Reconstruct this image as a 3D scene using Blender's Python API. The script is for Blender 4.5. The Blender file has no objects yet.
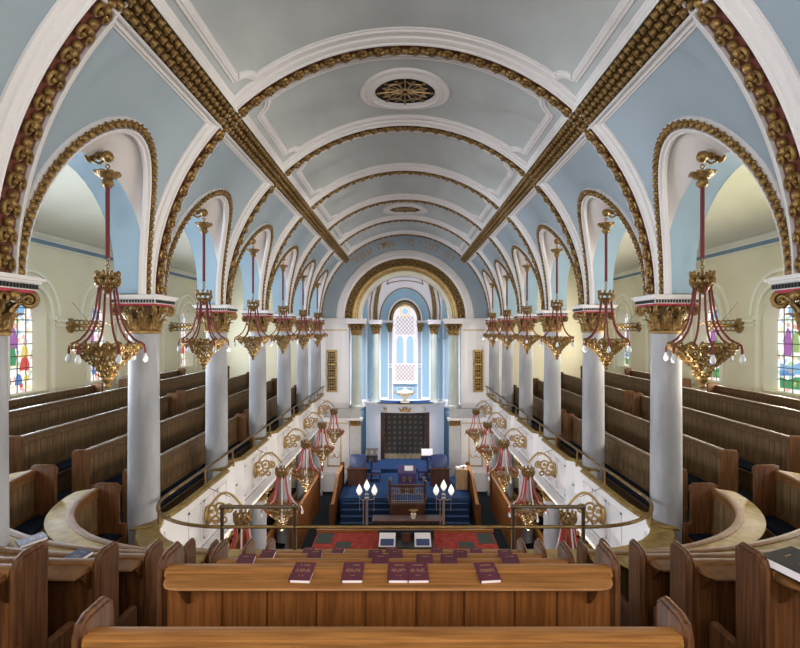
import bpy, bmesh, math, random
from mathutils import Vector, Matrix
random.seed(7)
PI = math.pi
C = bpy.context.scene.collection
EYE = 8.5; F = 530.0; CX = 405.0; CY = 330.0
def P(px, py, D): return Vector(((px-CX)*D/F, D, EYE+(CY-py)*D/F))
ORD = ['first','second','third','fourth','fifth','sixth','seventh','eighth','ninth','tenth']

# ------------------------------------------------------------------ materials
def mat(name, col, rough=.6, metal=0.0, col2=None, scale=(4,4,4), detail=4, bump=0.0, bscale=None, contrast=(.35,.65), spec=.5, coat=0.0):
    m = bpy.data.materials.new(name); m.use_nodes = True
    nt = m.node_tree; b = nt.nodes['Principled BSDF']
    b.inputs['Base Color'].default_value = (*col, 1); b.inputs['Roughness'].default_value = rough
    b.inputs['Metallic'].default_value = metal; b.inputs['Specular IOR Level'].default_value = spec
    if coat: b.inputs['Coat Weight'].default_value = coat; b.inputs['Coat Roughness'].default_value = .25
    tc = nt.nodes.new('ShaderNodeTexCoord')
    def noise(sc):
        mp = nt.nodes.new('ShaderNodeMapping'); mp.inputs['Scale'].default_value = sc
        nt.links.new(tc.outputs['Object'], mp.inputs['Vector'])
        n = nt.nodes.new('ShaderNodeTexNoise'); n.inputs['Scale'].default_value = 1; n.inputs['Detail'].default_value = detail
        nt.links.new(mp.outputs['Vector'], n.inputs['Vector']); return n
    if col2 is not None:
        n = noise(scale); r = nt.nodes.new('ShaderNodeValToRGB')
        r.color_ramp.elements[0].position = contrast[0]; r.color_ramp.elements[1].position = contrast[1]
        r.color_ramp.elements[0].color = (*col, 1); r.color_ramp.elements[1].color = (*col2, 1)
        nt.links.new(n.outputs['Fac'], r.inputs['Fac']); nt.links.new(r.outputs['Color'], b.inputs['Base Color'])
    if bump:
        n = noise(bscale or scale); bp = nt.nodes.new('ShaderNodeBump'); bp.inputs['Strength'].default_value = bump
        bp.inputs['Distance'].default_value = .02
        nt.links.new(n.outputs['Fac'], bp.inputs['Height']); nt.links.new(bp.outputs['Normal'], b.inputs['Normal'])
    return m
def emis(name, col, strength, base=None):
    m = bpy.data.materials.new(name); m.use_nodes = True; b = m.node_tree.nodes['Principled BSDF']
    b.inputs['Base Color'].default_value = (*(base or col), 1); b.inputs['Emission Color'].default_value = (*col, 1)
    b.inputs['Emission Strength'].default_value = strength; return m
M = {}
M['vault'] = mat('vault_paint', (.34,.41,.48), .75, col2=(.38,.45,.525), scale=(.7,.5,.7), spec=.2)
M['vaultgrey'] = mat('vault_grey_paint', (.47,.50,.515), .75, col2=(.54,.57,.58), scale=(1.2,.5,1.2), spec=.2)
M['white'] = mat('white_moulding_paint', (.78,.75,.76), .6, spec=.3)
M['soffit'] = mat('soffit_white_paint', (.80,.75,.75), .7, spec=.2)
M['blue'] = mat('soft_blue_paint', (.36,.50,.62), .7, spec=.2)
M['skyblue'] = mat('apse_blue_paint', (.33,.50,.63), .7, spec=.2)
M['cream'] = mat('cream_wall_paint', (.64,.58,.42), .8, col2=(.70,.64,.48), scale=(.5,.5,.8), spec=.2)
M['creamlight'] = mat('cream_moulding_paint', (.76,.73,.60), .7, spec=.2)
M['aisleceil'] = mat('aisle_ceiling_paint', (.74,.71,.60), .8, col2=(.58,.58,.40), scale=(.25,.18,.3), contrast=(.5,.75), spec=.2)
M['panelwhite'] = mat('gallery_white_paint', (.80,.77,.79), .5, spec=.3)
M['marble'] = mat('pale_marble', (.25,.25,.275), .5, col2=(.40,.40,.435), scale=(1.8,1.8,.55), detail=9, contrast=(.38,.60), spec=.35)
M['greenmarble'] = mat('grey_green_marble', (.36,.40,.37), .4, col2=(.46,.49,.45), scale=(2,2,.8), detail=6)
M['greystone'] = mat('grey_stone', (.40,.39,.40), .6, col2=(.47,.46,.47), scale=(2,2,2))
M['bluegrey'] = mat('blue_grey_paint', (.15,.21,.28), .7, spec=.2)
M['gold'] = mat('gilt_plaster', (.17,.095,.028), .42, .55, col2=(.36,.22,.075), scale=(9,9,9), bump=.4, bscale=(28,28,28))
M['goldlight'] = mat('pale_gilt', (.42,.27,.095), .45, .5, col2=(.55,.37,.15), scale=(6,6,6))
M['redback'] = mat('dark_red_ground', (.17,.045,.03), .8)
M['brownback'] = mat('dark_gilt_ground', (.10,.06,.022), .8)
M['red'] = mat('crimson_paint', (.45,.03,.06), .6)
M['blackpaint'] = mat('black_paint', (.015,.015,.02), .5)
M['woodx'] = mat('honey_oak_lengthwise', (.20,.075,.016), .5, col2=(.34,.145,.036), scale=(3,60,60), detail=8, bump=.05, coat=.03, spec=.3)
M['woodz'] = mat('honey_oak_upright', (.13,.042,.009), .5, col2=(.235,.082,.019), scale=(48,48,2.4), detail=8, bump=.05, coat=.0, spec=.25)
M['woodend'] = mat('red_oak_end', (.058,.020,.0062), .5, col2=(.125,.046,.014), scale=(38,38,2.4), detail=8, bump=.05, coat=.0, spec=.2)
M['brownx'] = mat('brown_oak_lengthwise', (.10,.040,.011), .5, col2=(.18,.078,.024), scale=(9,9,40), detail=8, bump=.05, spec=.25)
M['darkz'] = mat('dark_oak_upright', (.062,.033,.013), .6, col2=(.17,.100,.042), scale=(14,14,1.2), detail=8, contrast=(.3,.7), bump=.08, spec=.25)  # darker, browner tone than the honey oak
M['darkrail'] = mat('dark_oak_rail', (.07,.036,.014), .5, col2=(.13,.072,.03), scale=(12,12,12), detail=6, spec=.3)
M['darkend'] = mat('dark_oak_end', (.070,.028,.009), .55, col2=(.13,.055,.019), scale=(20,20,1.8), detail=7, spec=.2)
M['deskwood'] = mat('worn_olive_oak', (.17,.105,.022), .5, col2=(.29,.19,.052), scale=(7,7,7), detail=7, coat=.02, spec=.25)
M['navy'] = mat('navy_cushion_cloth', (.005,.007,.013), .9, col2=(.008,.011,.022), scale=(30,30,30), spec=.08)
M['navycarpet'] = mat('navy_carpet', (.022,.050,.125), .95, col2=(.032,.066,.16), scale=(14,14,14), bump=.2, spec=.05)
M['stepcarpet'] = mat('shaded_step_carpet', (.009,.018,.046), .95, col2=(.013,.026,.062), scale=(14,14,14), spec=.05)  # same carpet as the platform, riser shade put into the colour
M['stepedge'] = mat('pale_carpet_edge', (.06,.10,.20), .9, spec=.05)  # paler strip along each step edge
M['darkcarpet'] = mat('dark_blue_grey_carpet', (.014,.018,.022), .95, spec=.05)
M['redcarpet'] = mat('red_carpet', (.22,.032,.026), .95, col2=(.31,.055,.045), scale=(5,5,5), spec=.05)
M['greycarpet'] = mat('grey_carpet_square', (.055,.065,.06), .95, spec=.05)
M['maroon'] = mat('maroon_cloth_cover', (.085,.012,.028), .55, col2=(.105,.016,.034), scale=(20,20,20))
M['page'] = mat('page_edges', (.80,.74,.78), .8)
M['navybook'] = mat('navy_book_cloth', (.012,.022,.10), .5)
M['blackbook'] = mat('black_glossy_cover', (.012,.014,.014), .25)
M['cord'] = mat('maroon_velvet_cord', (.17,.028,.03), .8)
M['redcord'] = mat('red_cord', (.50,.05,.06), .8)
M['whitecord'] = mat('white_cord', (.75,.62,.62), .8)
M['brass'] = mat('aged_brass', (.25,.15,.05), .36, .75, col2=(.36,.23,.09), scale=(5,5,5))
M['bronze'] = mat('dark_bronze', (.10,.065,.035), .4, .6)
M['silver'] = mat('silver_metal', (.55,.50,.47), .3, .8)
M['bulb'] = emis('frosted_bulb_glass', (.55,.58,.62), .1)
M['flame'] = emis('lit_flame_glass', (.95,.92,.88), .55)
M['lead'] = mat('lead_came', (.05,.045,.04), .6)
M['grille'] = mat('dark_grille_void', (.012,.010,.010), .9)
M['mahogany'] = mat('dark_mahogany', (.065,.022,.012), .35, col2=(.10,.035,.018), scale=(10,10,2), coat=.3)
M['bluevelvet'] = mat('blue_leather', (.022,.04,.13), .45, col2=(.03,.055,.17), scale=(5,5,5))
M['ivory'] = mat('ivory_marble', (.82,.74,.58), .4)
M['paleoak'] = mat('pale_oak', (.36,.22,.11), .5, col2=(.45,.29,.15), scale=(12,12,2))
M['fire'] = mat('red_enamel', (.55,.02,.02), .3)
M['apsewhite'] = mat('apse_white_paint', (.86,.83,.86), .6, spec=.2)
M['fringe'] = mat('cream_fringe', (.42,.33,.21), .9)
M['purple'] = mat('embroidered_purple_cloth', (.07,.05,.16), .8)
def brocade():
    m = bpy.data.materials.new('brocade_cloth'); m.use_nodes = True; nt = m.node_tree; b = nt.nodes['Principled BSDF']
    tc = nt.nodes.new('ShaderNodeTexCoord'); mp = nt.nodes.new('ShaderNodeMapping'); mp.inputs['Scale'].default_value = (3.3,0,3.3)
    v = nt.nodes.new('ShaderNodeTexVoronoi'); v.feature = 'F1'; v.inputs['Randomness'].default_value = 0; v.inputs['Scale'].default_value = 1
    ma = nt.nodes.new('ShaderNodeMath'); ma.operation = 'SINE'; mu = nt.nodes.new('ShaderNodeMath'); mu.operation = 'MULTIPLY'; mu.inputs[1].default_value = 10
    r = nt.nodes.new('ShaderNodeValToRGB'); r.color_ramp.elements[0].position = .35; r.color_ramp.elements[1].position = .75
    r.color_ramp.elements[0].color = (.060,.052,.050,1); r.color_ramp.elements[1].color = (.19,.15,.10,1)
    L = nt.links.new
    L(tc.outputs['Object'], mp.inputs['Vector']); L(mp.outputs['Vector'], v.inputs['Vector']); L(v.outputs['Distance'], mu.inputs[0]); L(mu.outputs[0], ma.inputs[0]); L(ma.outputs[0], r.inputs['Fac']); L(r.outputs['Color'], b.inputs['Base Color'])
    b.inputs['Roughness'].default_value = .7
    return m
M['brocade'] = brocade()
def glassmat(name, scale, cols, strength):
    m = bpy.data.materials.new(name); m.use_nodes = True; nt = m.node_tree; b = nt.nodes['Principled BSDF']
    tc = nt.nodes.new('ShaderNodeTexCoord'); v = nt.nodes.new('ShaderNodeTexVoronoi'); v.inputs['Scale'].default_value = scale
    r = nt.nodes.new('ShaderNodeValToRGB'); r.color_ramp.interpolation = 'CONSTANT'
    sx = nt.nodes.new('ShaderNodeSeparateColor')
    e = r.color_ramp.elements; e[0].position = 0; e[0].color = (*cols[0][1],1); e[1].position = cols[1][0]; e[1].color = (*cols[1][1],1)
    for p, c in cols[2:]:
        q = e.new(p); q.color = (*c, 1)
    L = nt.links.new
    L(tc.outputs['Object'], v.inputs['Vector']); L(v.outputs['Color'], sx.inputs[0]); L(sx.outputs[0], r.inputs['Fac'])
    L(r.outputs['Color'], b.inputs['Emission Color']); b.inputs['Emission Strength'].default_value = strength
    b.inputs['Base Color'].default_value = (.1,.1,.1,1)
    return m
GS = 1.0
M['glass'] = glassmat('stained_glass_quarries', 9, [(0,(1,1,.98)),(.34,(.92,.90,.80)),(.52,(.80,.88,.95)),(.64,(.88,.72,.50)),(.74,(.42,.58,.85)),(.82,(.85,.42,.38)),(.89,(.40,.62,.38)),(.95,(.95,.78,.28))], GS)
GC = {'violet':(.42,.13,.45),'green':(.05,.33,.13),'red':(.75,.07,.06),'yellow':(.95,.75,.2),'blue':(.10,.25,.60),'sky':(.30,.55,.85),'pink':(.85,.5,.5),'tan':(.7,.45,.25),'lime':(.35,.55,.2)}
for k, c in GC.items(): M['glass_'+k] = emis('stained_glass_'+k, c, GS*.75, (.04,.04,.04))
M['apseglass'] = emis('bright_leaded_glass', (.90,.86,.95), .88, (.05,.05,.05))
M['apseglassblue'] = emis('pale_blue_glass', (.46,.72,.92), .8, (.05,.05,.05))
M['apseglassgold'] = emis('amber_glass', (.95,.70,.28), .8, (.05,.05,.05))
M['apseglasslead'] = mat('pale_pink_came', (.45,.27,.22), .6)

# ------------------------------------------------------------------ mesh builder
class MB:
    def __init__(s): s.v = []; s.f = []; s.m = []
    def add(s, vs, fs, mi=0):
        o = len(s.v); s.v += [tuple(v) for v in vs]; s.f += [tuple(i+o for i in f) for f in fs]; s.m += [mi]*len(fs); return s
    def box(s, x0, x1, y0, y1, z0, z1, mi=0):
        if x0 > x1: x0, x1 = x1, x0
        if y0 > y1: y0, y1 = y1, y0
        return s.add([(x0,y0,z0),(x1,y0,z0),(x1,y1,z0),(x0,y1,z0),(x0,y0,z1),(x1,y0,z1),(x1,y1,z1),(x0,y1,z1)],
                     [(0,3,2,1),(4,5,6,7),(0,1,5,4),(1,2,6,5),(2,3,7,6),(3,0,4,7)], mi)
    def loft(s, rows, closed=False, caps=False, ring=False, mi=0):
        n = len(rows[0]); R = len(rows); vs = [p for r in rows for p in r]; fs = []
        for i in range(R if ring else R-1):
            a = i*n; b = ((i+1) % R)*n
            for j in range(n if closed else n-1):
                k = (j+1) % n; fs.append((a+j, a+k, b+k, b+j))
        if caps and closed: fs += [tuple(range(n))[::-1], tuple((R-1)*n+j for j in range(n))]
        return s.add(vs, fs, mi)
    def prism(s, poly, vec, mi=0):
        vec = Vector(vec); a = [Vector(p) for p in poly]; b = [p+vec for p in a]
        return s.loft([a, b], closed=True, caps=True, mi=mi)
    def lathe(s, prof, c=(0,0,0), n=24, mi=0, sy=1.0):
        cx, cy, cz = c
        rows = [[(cx+r*math.cos(2*PI*j/n), cy+sy*r*math.sin(2*PI*j/n), cz+z) for j in range(n)] for r, z in prof]
        return s.loft(rows, closed=True, caps=True, mi=mi)
    def tube(s, pts, r=.01, n=6, closed=False, mi=0, caps=True):
        pts = [Vector(p) for p in pts]; L = len(pts); rs = r if isinstance(r, (list,tuple)) else [r]*L
        rows = []; up = None
        for i, p in enumerate(pts):
            a = pts[(i-1) % L] if (closed or i) else p; b = pts[(i+1) % L] if (closed or i < L-1) else p
            t = (b-a)
            t = t.normalized() if t.length > 1e-9 else Vector((0,0,1))
            if up is None: up = Vector((0,0,1)) if abs(t.z) < .9 else Vector((1,0,0))
            u = (up - t*up.dot(t))
            u = u.normalized() if u.length > 1e-6 else t.orthogonal().normalized()
            up = u; w = t.cross(u)
            rows.append([p + (u*math.cos(2*PI*j/n)+w*math.sin(2*PI*j/n))*rs[i] for j in range(n)])
        return s.loft(rows, closed=True, caps=caps and not closed, ring=closed, mi=mi)
    def ball(s, c, r, nu=8, nv=5, mi=0):
        c = Vector(c); rx, ry, rz = r if isinstance(r, (list,tuple)) else (r,r,r)
        vs = [c+Vector((0,0,rz))]; fs = []
        for i in range(1, nv):
            a = PI*i/nv
            for j in range(nu):
                b = 2*PI*j/nu; vs.append(c+Vector((rx*math.sin(a)*math.cos(b), ry*math.sin(a)*math.sin(b), rz*math.cos(a))))
        vs.append(c-Vector((0,0,rz)))
        for j in range(nu): fs.append((0, 1+j, 1+(j+1) % nu))
        for i in range(nv-2):
            for j in range(nu):
                a = 1+i*nu; fs.append((a+j, a+nu+j, a+nu+(j+1) % nu, a+(j+1) % nu))
        l = 1+(nv-2)*nu
        for j in range(nu): fs.append((len(vs)-1, l+(j+1) % nu, l+j))
        return s.add(vs, fs, mi)
    def torus(s, c, R, r, ax=(0,0,1), n=10, m=5, mi=0, a0=0, a1=None, sq=1.0):
        ax = Vector(ax).normalized(); u = ax.orthogonal().normalized(); w = ax.cross(u); c = Vector(c)
        if a1 is None: pts = [c+(u*math.cos(2*PI*i/n)+w*sq*math.sin(2*PI*i/n))*R for i in range(n)]; return s.tube(pts, r, m, True, mi)
        pts = [c+(u*math.cos(a0+(a1-a0)*i/n)+w*math.sin(a0+(a1-a0)*i/n))*R for i in range(n+1)]; return s.tube(pts, r, m, False, mi)
    def put(s, t, fn):
        return s.add2(t, fn)
    def add2(s, t, fn):
        o = len(s.v); s.v += [tuple(fn(v)) for v in t.v]; s.f += [tuple(i+o for i in f) for f in t.f]; s.m += t.m; return s
    def sweep(s, pts, nors, prof, closed=False, sgn=1, mi=0, ring=False, miter=False):
        """prof: (b, n) pairs; b along tangent x normal"""
        pts = [Vector(p) for p in pts]; L = len(pts); rows = []
        for i, p in enumerate(pts):
            a = pts[(i-1) % L] if (ring or i) else p; b = pts[(i+1) % L] if (ring or i < L-1) else p
            t = (b-a).normalized(); n = Vector(nors[i]).normalized(); bb = t.cross(n).normalized()*sgn
            k = 1.0
            if miter and (ring or 0 < i < L-1):
                t1 = (b-p).normalized(); c = max(.3, t.dot(t1)); k = 1/c
            rows.append([p+bb*x*k+n*y for x, y in prof])
        return s.loft(rows, closed=closed, caps=closed and not ring, ring=ring, mi=mi)
    def build(s, name, mats, parent=None, smooth=30, origin=None, fixn=True):
        if parent is not None: origin = wloc(parent)
        elif origin is None: origin = Vector((0,0,0))
        me = bpy.data.meshes.new(name)
        ox, oy, oz = origin
        me.from_pydata([(x-ox, y-oy, z-oz) for x, y, z in s.v], [], s.f)
        if not isinstance(mats, (list,tuple)): mats = [mats]
        for m in mats: me.materials.append(M[m] if isinstance(m, str) else m)
        if len(mats) > 1: me.polygons.foreach_set('material_index', s.m)
        if fixn:
            bm = bmesh.new(); bm.from_mesh(me); bmesh.ops.recalc_face_normals(bm, faces=bm.faces); bm.to_mesh(me); bm.free()
        if smooth:
            me.polygons.foreach_set('use_smooth', [True]*len(me.polygons)); me.set_sharp_from_angle(angle=math.radians(smooth))
        me.update()
        o = bpy.data.objects.new(name, me); C.objects.link(o); o.location = origin if parent is None else (0,0,0)
        if parent is not None: o.parent = parent
        return o
def wloc(o):
    l = Vector(o.location)
    while o.parent is not None: o = o.parent; l = l + Vector(o.location)
    return l
def tag(o, label, cat, group=None):
    o['label'] = label; o['category'] = cat
    if group: o['group'] = group
    return o
def thing(name, label, cat, loc=(0,0,0), group=None):
    o = bpy.data.objects.new(name, None); C.objects.link(o); o.location = loc; o.empty_display_size = .1
    return tag(o, label, cat, group)
def struct(o): o['kind'] = 'structure'; return o
def copy_tree(o, parent=None):
    c = o.copy(); C.objects.link(c)
    if parent is not None: c.parent = parent
    for ch in list(o.children): copy_tree(ch, c)
    return c

# ------------------------------------------------------------------ key dimensions
XC = 4.59; S = 3.6
def DK(k): return 9.32+S*(k-1)
SP = EYE+.60; R = 4.45; YEND = 28.0; XW = 10.6
LW = 1.47; LH = 2.27; AR = 1.5; AST = .35; XA0 = 4.42; XA1 = 4.95
def vpt(sg, th, y, off=0.0):
    return Vector((sg*(R-off)*math.cos(th), y, SP+(R-off)*math.sin(th)))
def vnor(sg, th): return Vector((-sg*math.cos(th), 0, -math.sin(th)))
def lune(t):
    return LW*math.cos(t), LH*math.sin(t)
def resample(pts, n):
    d = [0]
    for a, b in zip(pts, pts[1:]): d.append(d[-1]+math.dist(a, b))
    out = []
    j = 0
    for i in range(n+1):
        q = d[-1]*i/n
        while j < len(d)-2 and d[j+1] < q: j += 1
        u = (q-d[j])/max(1e-9, d[j+1]-d[j]); out.append(tuple(a+(b-a)*u for a, b in zip(pts[j], pts[j+1])))
    return out
LUNE = resample([lune(PI*i/200) for i in range(201)], 44)
ARCH = resample([(AR, 0), (AR, AST)]+[(AR*math.cos(PI*i/120), AST+AR*math.sin(PI*i/120)) for i in range(121)]+[(-AR, 0)], 44)

# ------------------------------------------------------------------ ceiling vault
mb = MB()
TB = 17.3*PI/180*0+PI/4
for k in range(-1, 6):
    ym = DK(k)+S/2
    ts = [PI*i/28 for i in range(29)]
    cols = [(S/2, 0.0)]+[(LW*math.cos(t), math.asin(min(1, LH*math.sin(t)/R))) for t in ts]+[(-S/2, 0.0)]
    for sg in (-1, 1):
        rows = []
        for dx, t0 in cols:
            rows.append([vpt(sg, t0+(PI/4-t0)*i/14, ym+dx) for i in range(15)])
        mb.loft(rows, mi=0)
    rows = [[vpt(1, PI/4+PI/2*i/30, ym+dx) for i in range(31)] for dx in (-S/2, S/2)]
    mb.loft(rows, mi=1)
rows = [[vpt(1, PI*i/60, y) for i in range(61)] for y in (DK(6), YEND+.02)]
mb.loft(rows, mi=0)
ceil = struct(mb.build('ceiling', ['vault', 'vaultgrey'], smooth=40, fixn=False))

# recessed panel frames on the crown of each bay
def vframe(k):
    y0 = DK(k)+.42; y1 = DK(k+1)-.42; a0 = PI/4+.115; a1 = 3*PI/4-.115
    nr = .28; na = nr/R
    path = []
    def corner(cy, ca, s0, s1):
        for i in range(7):
            t = s0+(s1-s0)*i/6; path.append((cy+nr*math.cos(t), ca+na*math.sin(t)))
    corner(y0, a0, PI/2, 0)
    for i in range(1, 4): path.append((y0+nr+(y1-y0-2*nr)*i/4, a0))
    corner(y1, a0, PI, PI/2)
    for i in range(1, 24): path.append((y1, a0+na+(a1-a0-2*na)*i/24))
    corner(y1, a1, -PI/2, -PI)
    for i in range(1, 4): path.append((y1-nr-(y1-y0-2*nr)*i/4, a1))
    corner(y0, a1, 0, -PI/2)
    for i in range(1, 24): path.append((y0, a1-na-(a1-a0-2*na)*i/24))
    pts = [vpt(1, a, y) for y, a in path]; nors = [vnor(1, a) for y, a in path]
    b = MB(); b.sweep(pts, nors, [(-.075,0),(-.07,.03),(-.03,.035),(-.02,.055),(.03,.055),(.045,.025),(.075,.02),(.08,0)], ring=True)
    return b
for k in range(-1, 6): vframe(k).build('panel_moulding', 'white', ceil, smooth=50)

# ornament templates: local (a along, b across, c outward)
def scroll(big=True):
    t = MB(); n = 5 if big else 4
    for s in (-1, 1):
        pts = []; rr = []
        for i in range(13 if big else 8):
            u = i/(12 if big else 7); ang = -PI*.5+u*PI*2.3; rad = .078*(1-u*.72)
            pts.append((-.03+rad*math.cos(ang)*1.1, s*(.062+rad*math.sin(ang)*.85), .03+.02*u)); rr.append(.026*(1-.35*u))
        t.tube(pts, rr, n)
    t.ball((.11,0,.035), (.055,.05,.045), 6, 4); t.ball((-.03,.062,.06), .026, 5, 4); t.ball((-.03,-.062,.06), .026, 5, 4)
    t.ball((.03,0,.03), (.06,.028,.05), 6, 4)
    return t
SCB = scroll(True); SCS = scroll(False)
BUD = MB(); BUD.ball((0,0,.03), (.055,.042,.045), 6, 4); BUD.ball((.062,.03,.02), .026, 5, 3); BUD.ball((.062,-.03,.02), .026, 5, 3)
trim_n = [0]
def trim(b, mats, smooth=40):
    trim_n[0] += 1; return struct(b.build('trim_%d' % trim_n[0], mats, smooth=smooth))
# transverse ribs
for k in range(0, 7):
    yk = DK(k); N = 72
    ths = [PI*i/N for i in range(N+1)]
    pts = [vpt(1, t, yk) for t in ths]; nors = [vnor(1, t) for t in ths]
    b = MB()
    for s in (-1, 1):
        b.sweep(pts, nors, [(s*.37,-.01),(s*.365,.03),(s*.33,.045),(s*.30,.045),(s*.29,.075),(s*.23,.10),(s*.20,.10),(s*.19,.13),(s*.165,.135),(s*.16,.09)])
    rib = trim(b, 'white')
    b = MB(); b.sweep(pts, nors, [(-.162,.09),(.162,.09)]); b.build('band_ground', 'redback' if k < 2 else 'brownback', rib)
    b = MB(); T = SCB if k < 3 else SCS
    n = 46
    for i in range(n):
        th = PI*(i+.5)/n
        if abs(th-PI/4) < .05 or abs(th-3*PI/4) < .05: continue
        up = 1 if th < PI/2 else -1
        ta = Vector((-math.sin(th), 0, math.cos(th)))*up; nn = vnor(1, th); o = vpt(1, th, yk, .09)
        bb = Vector((0,1,0))
        b.add2(T, lambda v: o+ta*(v[0]*1.15)+bb*v[1]*1.0+nn*v[2]*1.3)
    b.build('gilt_scrolls', 'gold', rib, smooth=60, fixn=False)
# longitudinal beams at 45 degrees
for sg in (-1, 1):
    th = PI/4; y0 = DK(-1); ya = y0; yb = YEND
    pts = [vpt(sg, th, y) for y in (ya, (ya+yb)/2, yb)]; nors = [vnor(sg, th)]*3
    b = MB()
    for s in (-1, 1):
        b.sweep(pts, nors, [(s*.34,-.01),(s*.335,.03),(s*.30,.04),(s*.29,.07),(s*.24,.075),(s*.23,.12),(s*.20,.145),(s*.185,.145),(s*.18,.10)])
    bm_ = trim(b, 'white')
    b = MB(); b.sweep(pts, nors, [(-.185,.10),(.185,.10)]); b.build('band_ground', 'brownback', bm_)
    b = MB(); nn = vnor(sg, th); ta = Vector((0,1,0)); cb = ta.cross(nn)
    n = int((yb-ya)/.155)
    for i in range(n):
        y = ya+(i+.5)*(yb-ya)/n
        for c in (-.115, 0, .115):
            o = vpt(sg, th, y+(.07 if c == 0 else 0), .10)+cb*c
            b.add2(BUD, lambda v: o+ta*v[0]*1.1+cb*v[1]*1.1+nn*v[2]*1.4)
    b.build('gilt_buds', 'gold', bm_, smooth=60, fixn=False)
# lunette borders, soffits and arcade arches
for k in range(-1, 6):
    ym = DK(k)+S/2
    for sg in (-1, 1):
        pts = []; nors = []
        for dx, rise in LUNE:
            th = math.asin(min(1, rise/R)); pts.append(vpt(sg, th, ym+dx)); nors.append(vnor(sg, th))
        b = MB()
        s = sg
        b.sweep(pts, nors, [(.13,-.01),(.125,.04),(.09,.05),(.07,.08),(.045,.085),(.04,.05),(-.10,.05),(-.10,-.02)], sgn=s)
        tr = trim(b, 'white')
        b = MB(); n = 54
        RS = resample([(p.x, p.y, p.z) for p in pts], n)
        for i in range(n):
            p = Vector(RS[i]); q = Vector(RS[i+1]); o = (p+q)/2; ta = (q-p).normalized()
            th = math.asin(max(0, min(1, (o.z-SP)/R))); nn = vnor(sg, th); cb = ta.cross(nn)*s; o = o+nn*.055-cb*.03
            b.add2(BUD, lambda v: o+ta*v[0]*1.05+cb*v[1]*1.25+nn*v[2])
        b.build('gilt_leaf_border', 'gold', tr, smooth=60, fixn=False)
        # white splayed soffit between lunette edge and arcade arch
        b = MB(); ia = [Vector((sg*XA0, ym+a, SP+z)) for a, z in ARCH]
        rows = [[p.lerp(q, u) for p, q in zip(pts, ia)] for u in (0, .25, .5, .75, 1)]
        b.loft(rows); b.build('splayed_soffit', 'soffit', tr, smooth=60, fixn=False)
        b = MB(); ib = [Vector((sg*XA1, ym+a, SP+z)) for a, z in ARCH]
        b.loft([ia, [p.lerp(q, .5) for p, q in zip(ia, ib)], ib]); b.build('arch_soffit', 'blue', tr, smooth=60, fixn=False)

# ------------------------------------------------------------------ wall helper (arched openings)
def arched_cell(b, mapf, a, bb, z0, z1, c, w, sill, spring, depth=0, n=20, reveal_mi=0, mi=0):
    """mapf(u, z, d) -> point; cell from a to bb with one arched opening centred at c"""
    def q(u0, u1, za, zb): b.add([mapf(u0,za,0),mapf(u1,za,0),mapf(u1,zb,0),mapf(u0,zb,0)], [(0,1,2,3)], mi)
    q(a, c-w, z0, z1); q(c+w, bb, z0, z1)
    if sill > z0: q(c-w, c+w, z0, sill)
    arc = [(c-w*math.cos(PI*i/n), spring+w*math.sin(PI*i/n)) for i in range(n+1)]
    for (u0, za), (u1, zb) in zip(arc, arc[1:]):
        b.add([mapf(u0,za,0),mapf(u1,zb,0),mapf(u1,z1,0),mapf(u0,z1,0)], [(0,1,2,3)], mi)
    if depth:
        out = [(c-w, sill)]+arc+[(c+w, sill)]
        r0 = [mapf(u,z,0) for u, z in out]; r1 = [mapf(c+(u-c)*.86, sill+(z-sill)*.98, depth) for u, z in out]
        b.loft([r0, r1], closed=True, mi=reveal_mi)
        return [(c+(u-c)*.86, sill+(z-sill)*.98) for u, z in out]

# arcade wall above arches on the aisle side (closes the aisle ceiling)
for sg in (-1, 1):
    b = MB()
    for k in range(-1, 6):
        ym = DK(k)+S/2
        arched_cell(b, lambda u, z, d: (sg*XA1, u, z), ym-S/2, ym+S/2, SP, EYE+4.2, ym, AR, SP, SP+AST)
        b.add([(sg*XA1,ym-AR,SP),(sg*XA1,ym-AR,SP+AST),(sg*XA1,ym-AR-.001,SP+AST)], [(0,1,2)])
    b.add([(sg*XA1,DK(6),SP),(sg*XA1,YEND,SP),(sg*XA1,YEND,EYE+4.2),(sg*XA1,DK(6),EYE+4.2)], [(0,1,2,3)])
    struct(b.build('wall_arcade_left' if sg < 0 else 'wall_arcade_right', 'blue', fixn=False))
    # piers over the abaci (front strips between lunettes below vault start)
    b = MB()
    for k in range(-1, 7):
        b.box(sg*4.30, sg*XA1, DK(k)-.30, DK(k)+.30, SP-.02, SP+.02)
    trim(b, 'white')

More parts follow.
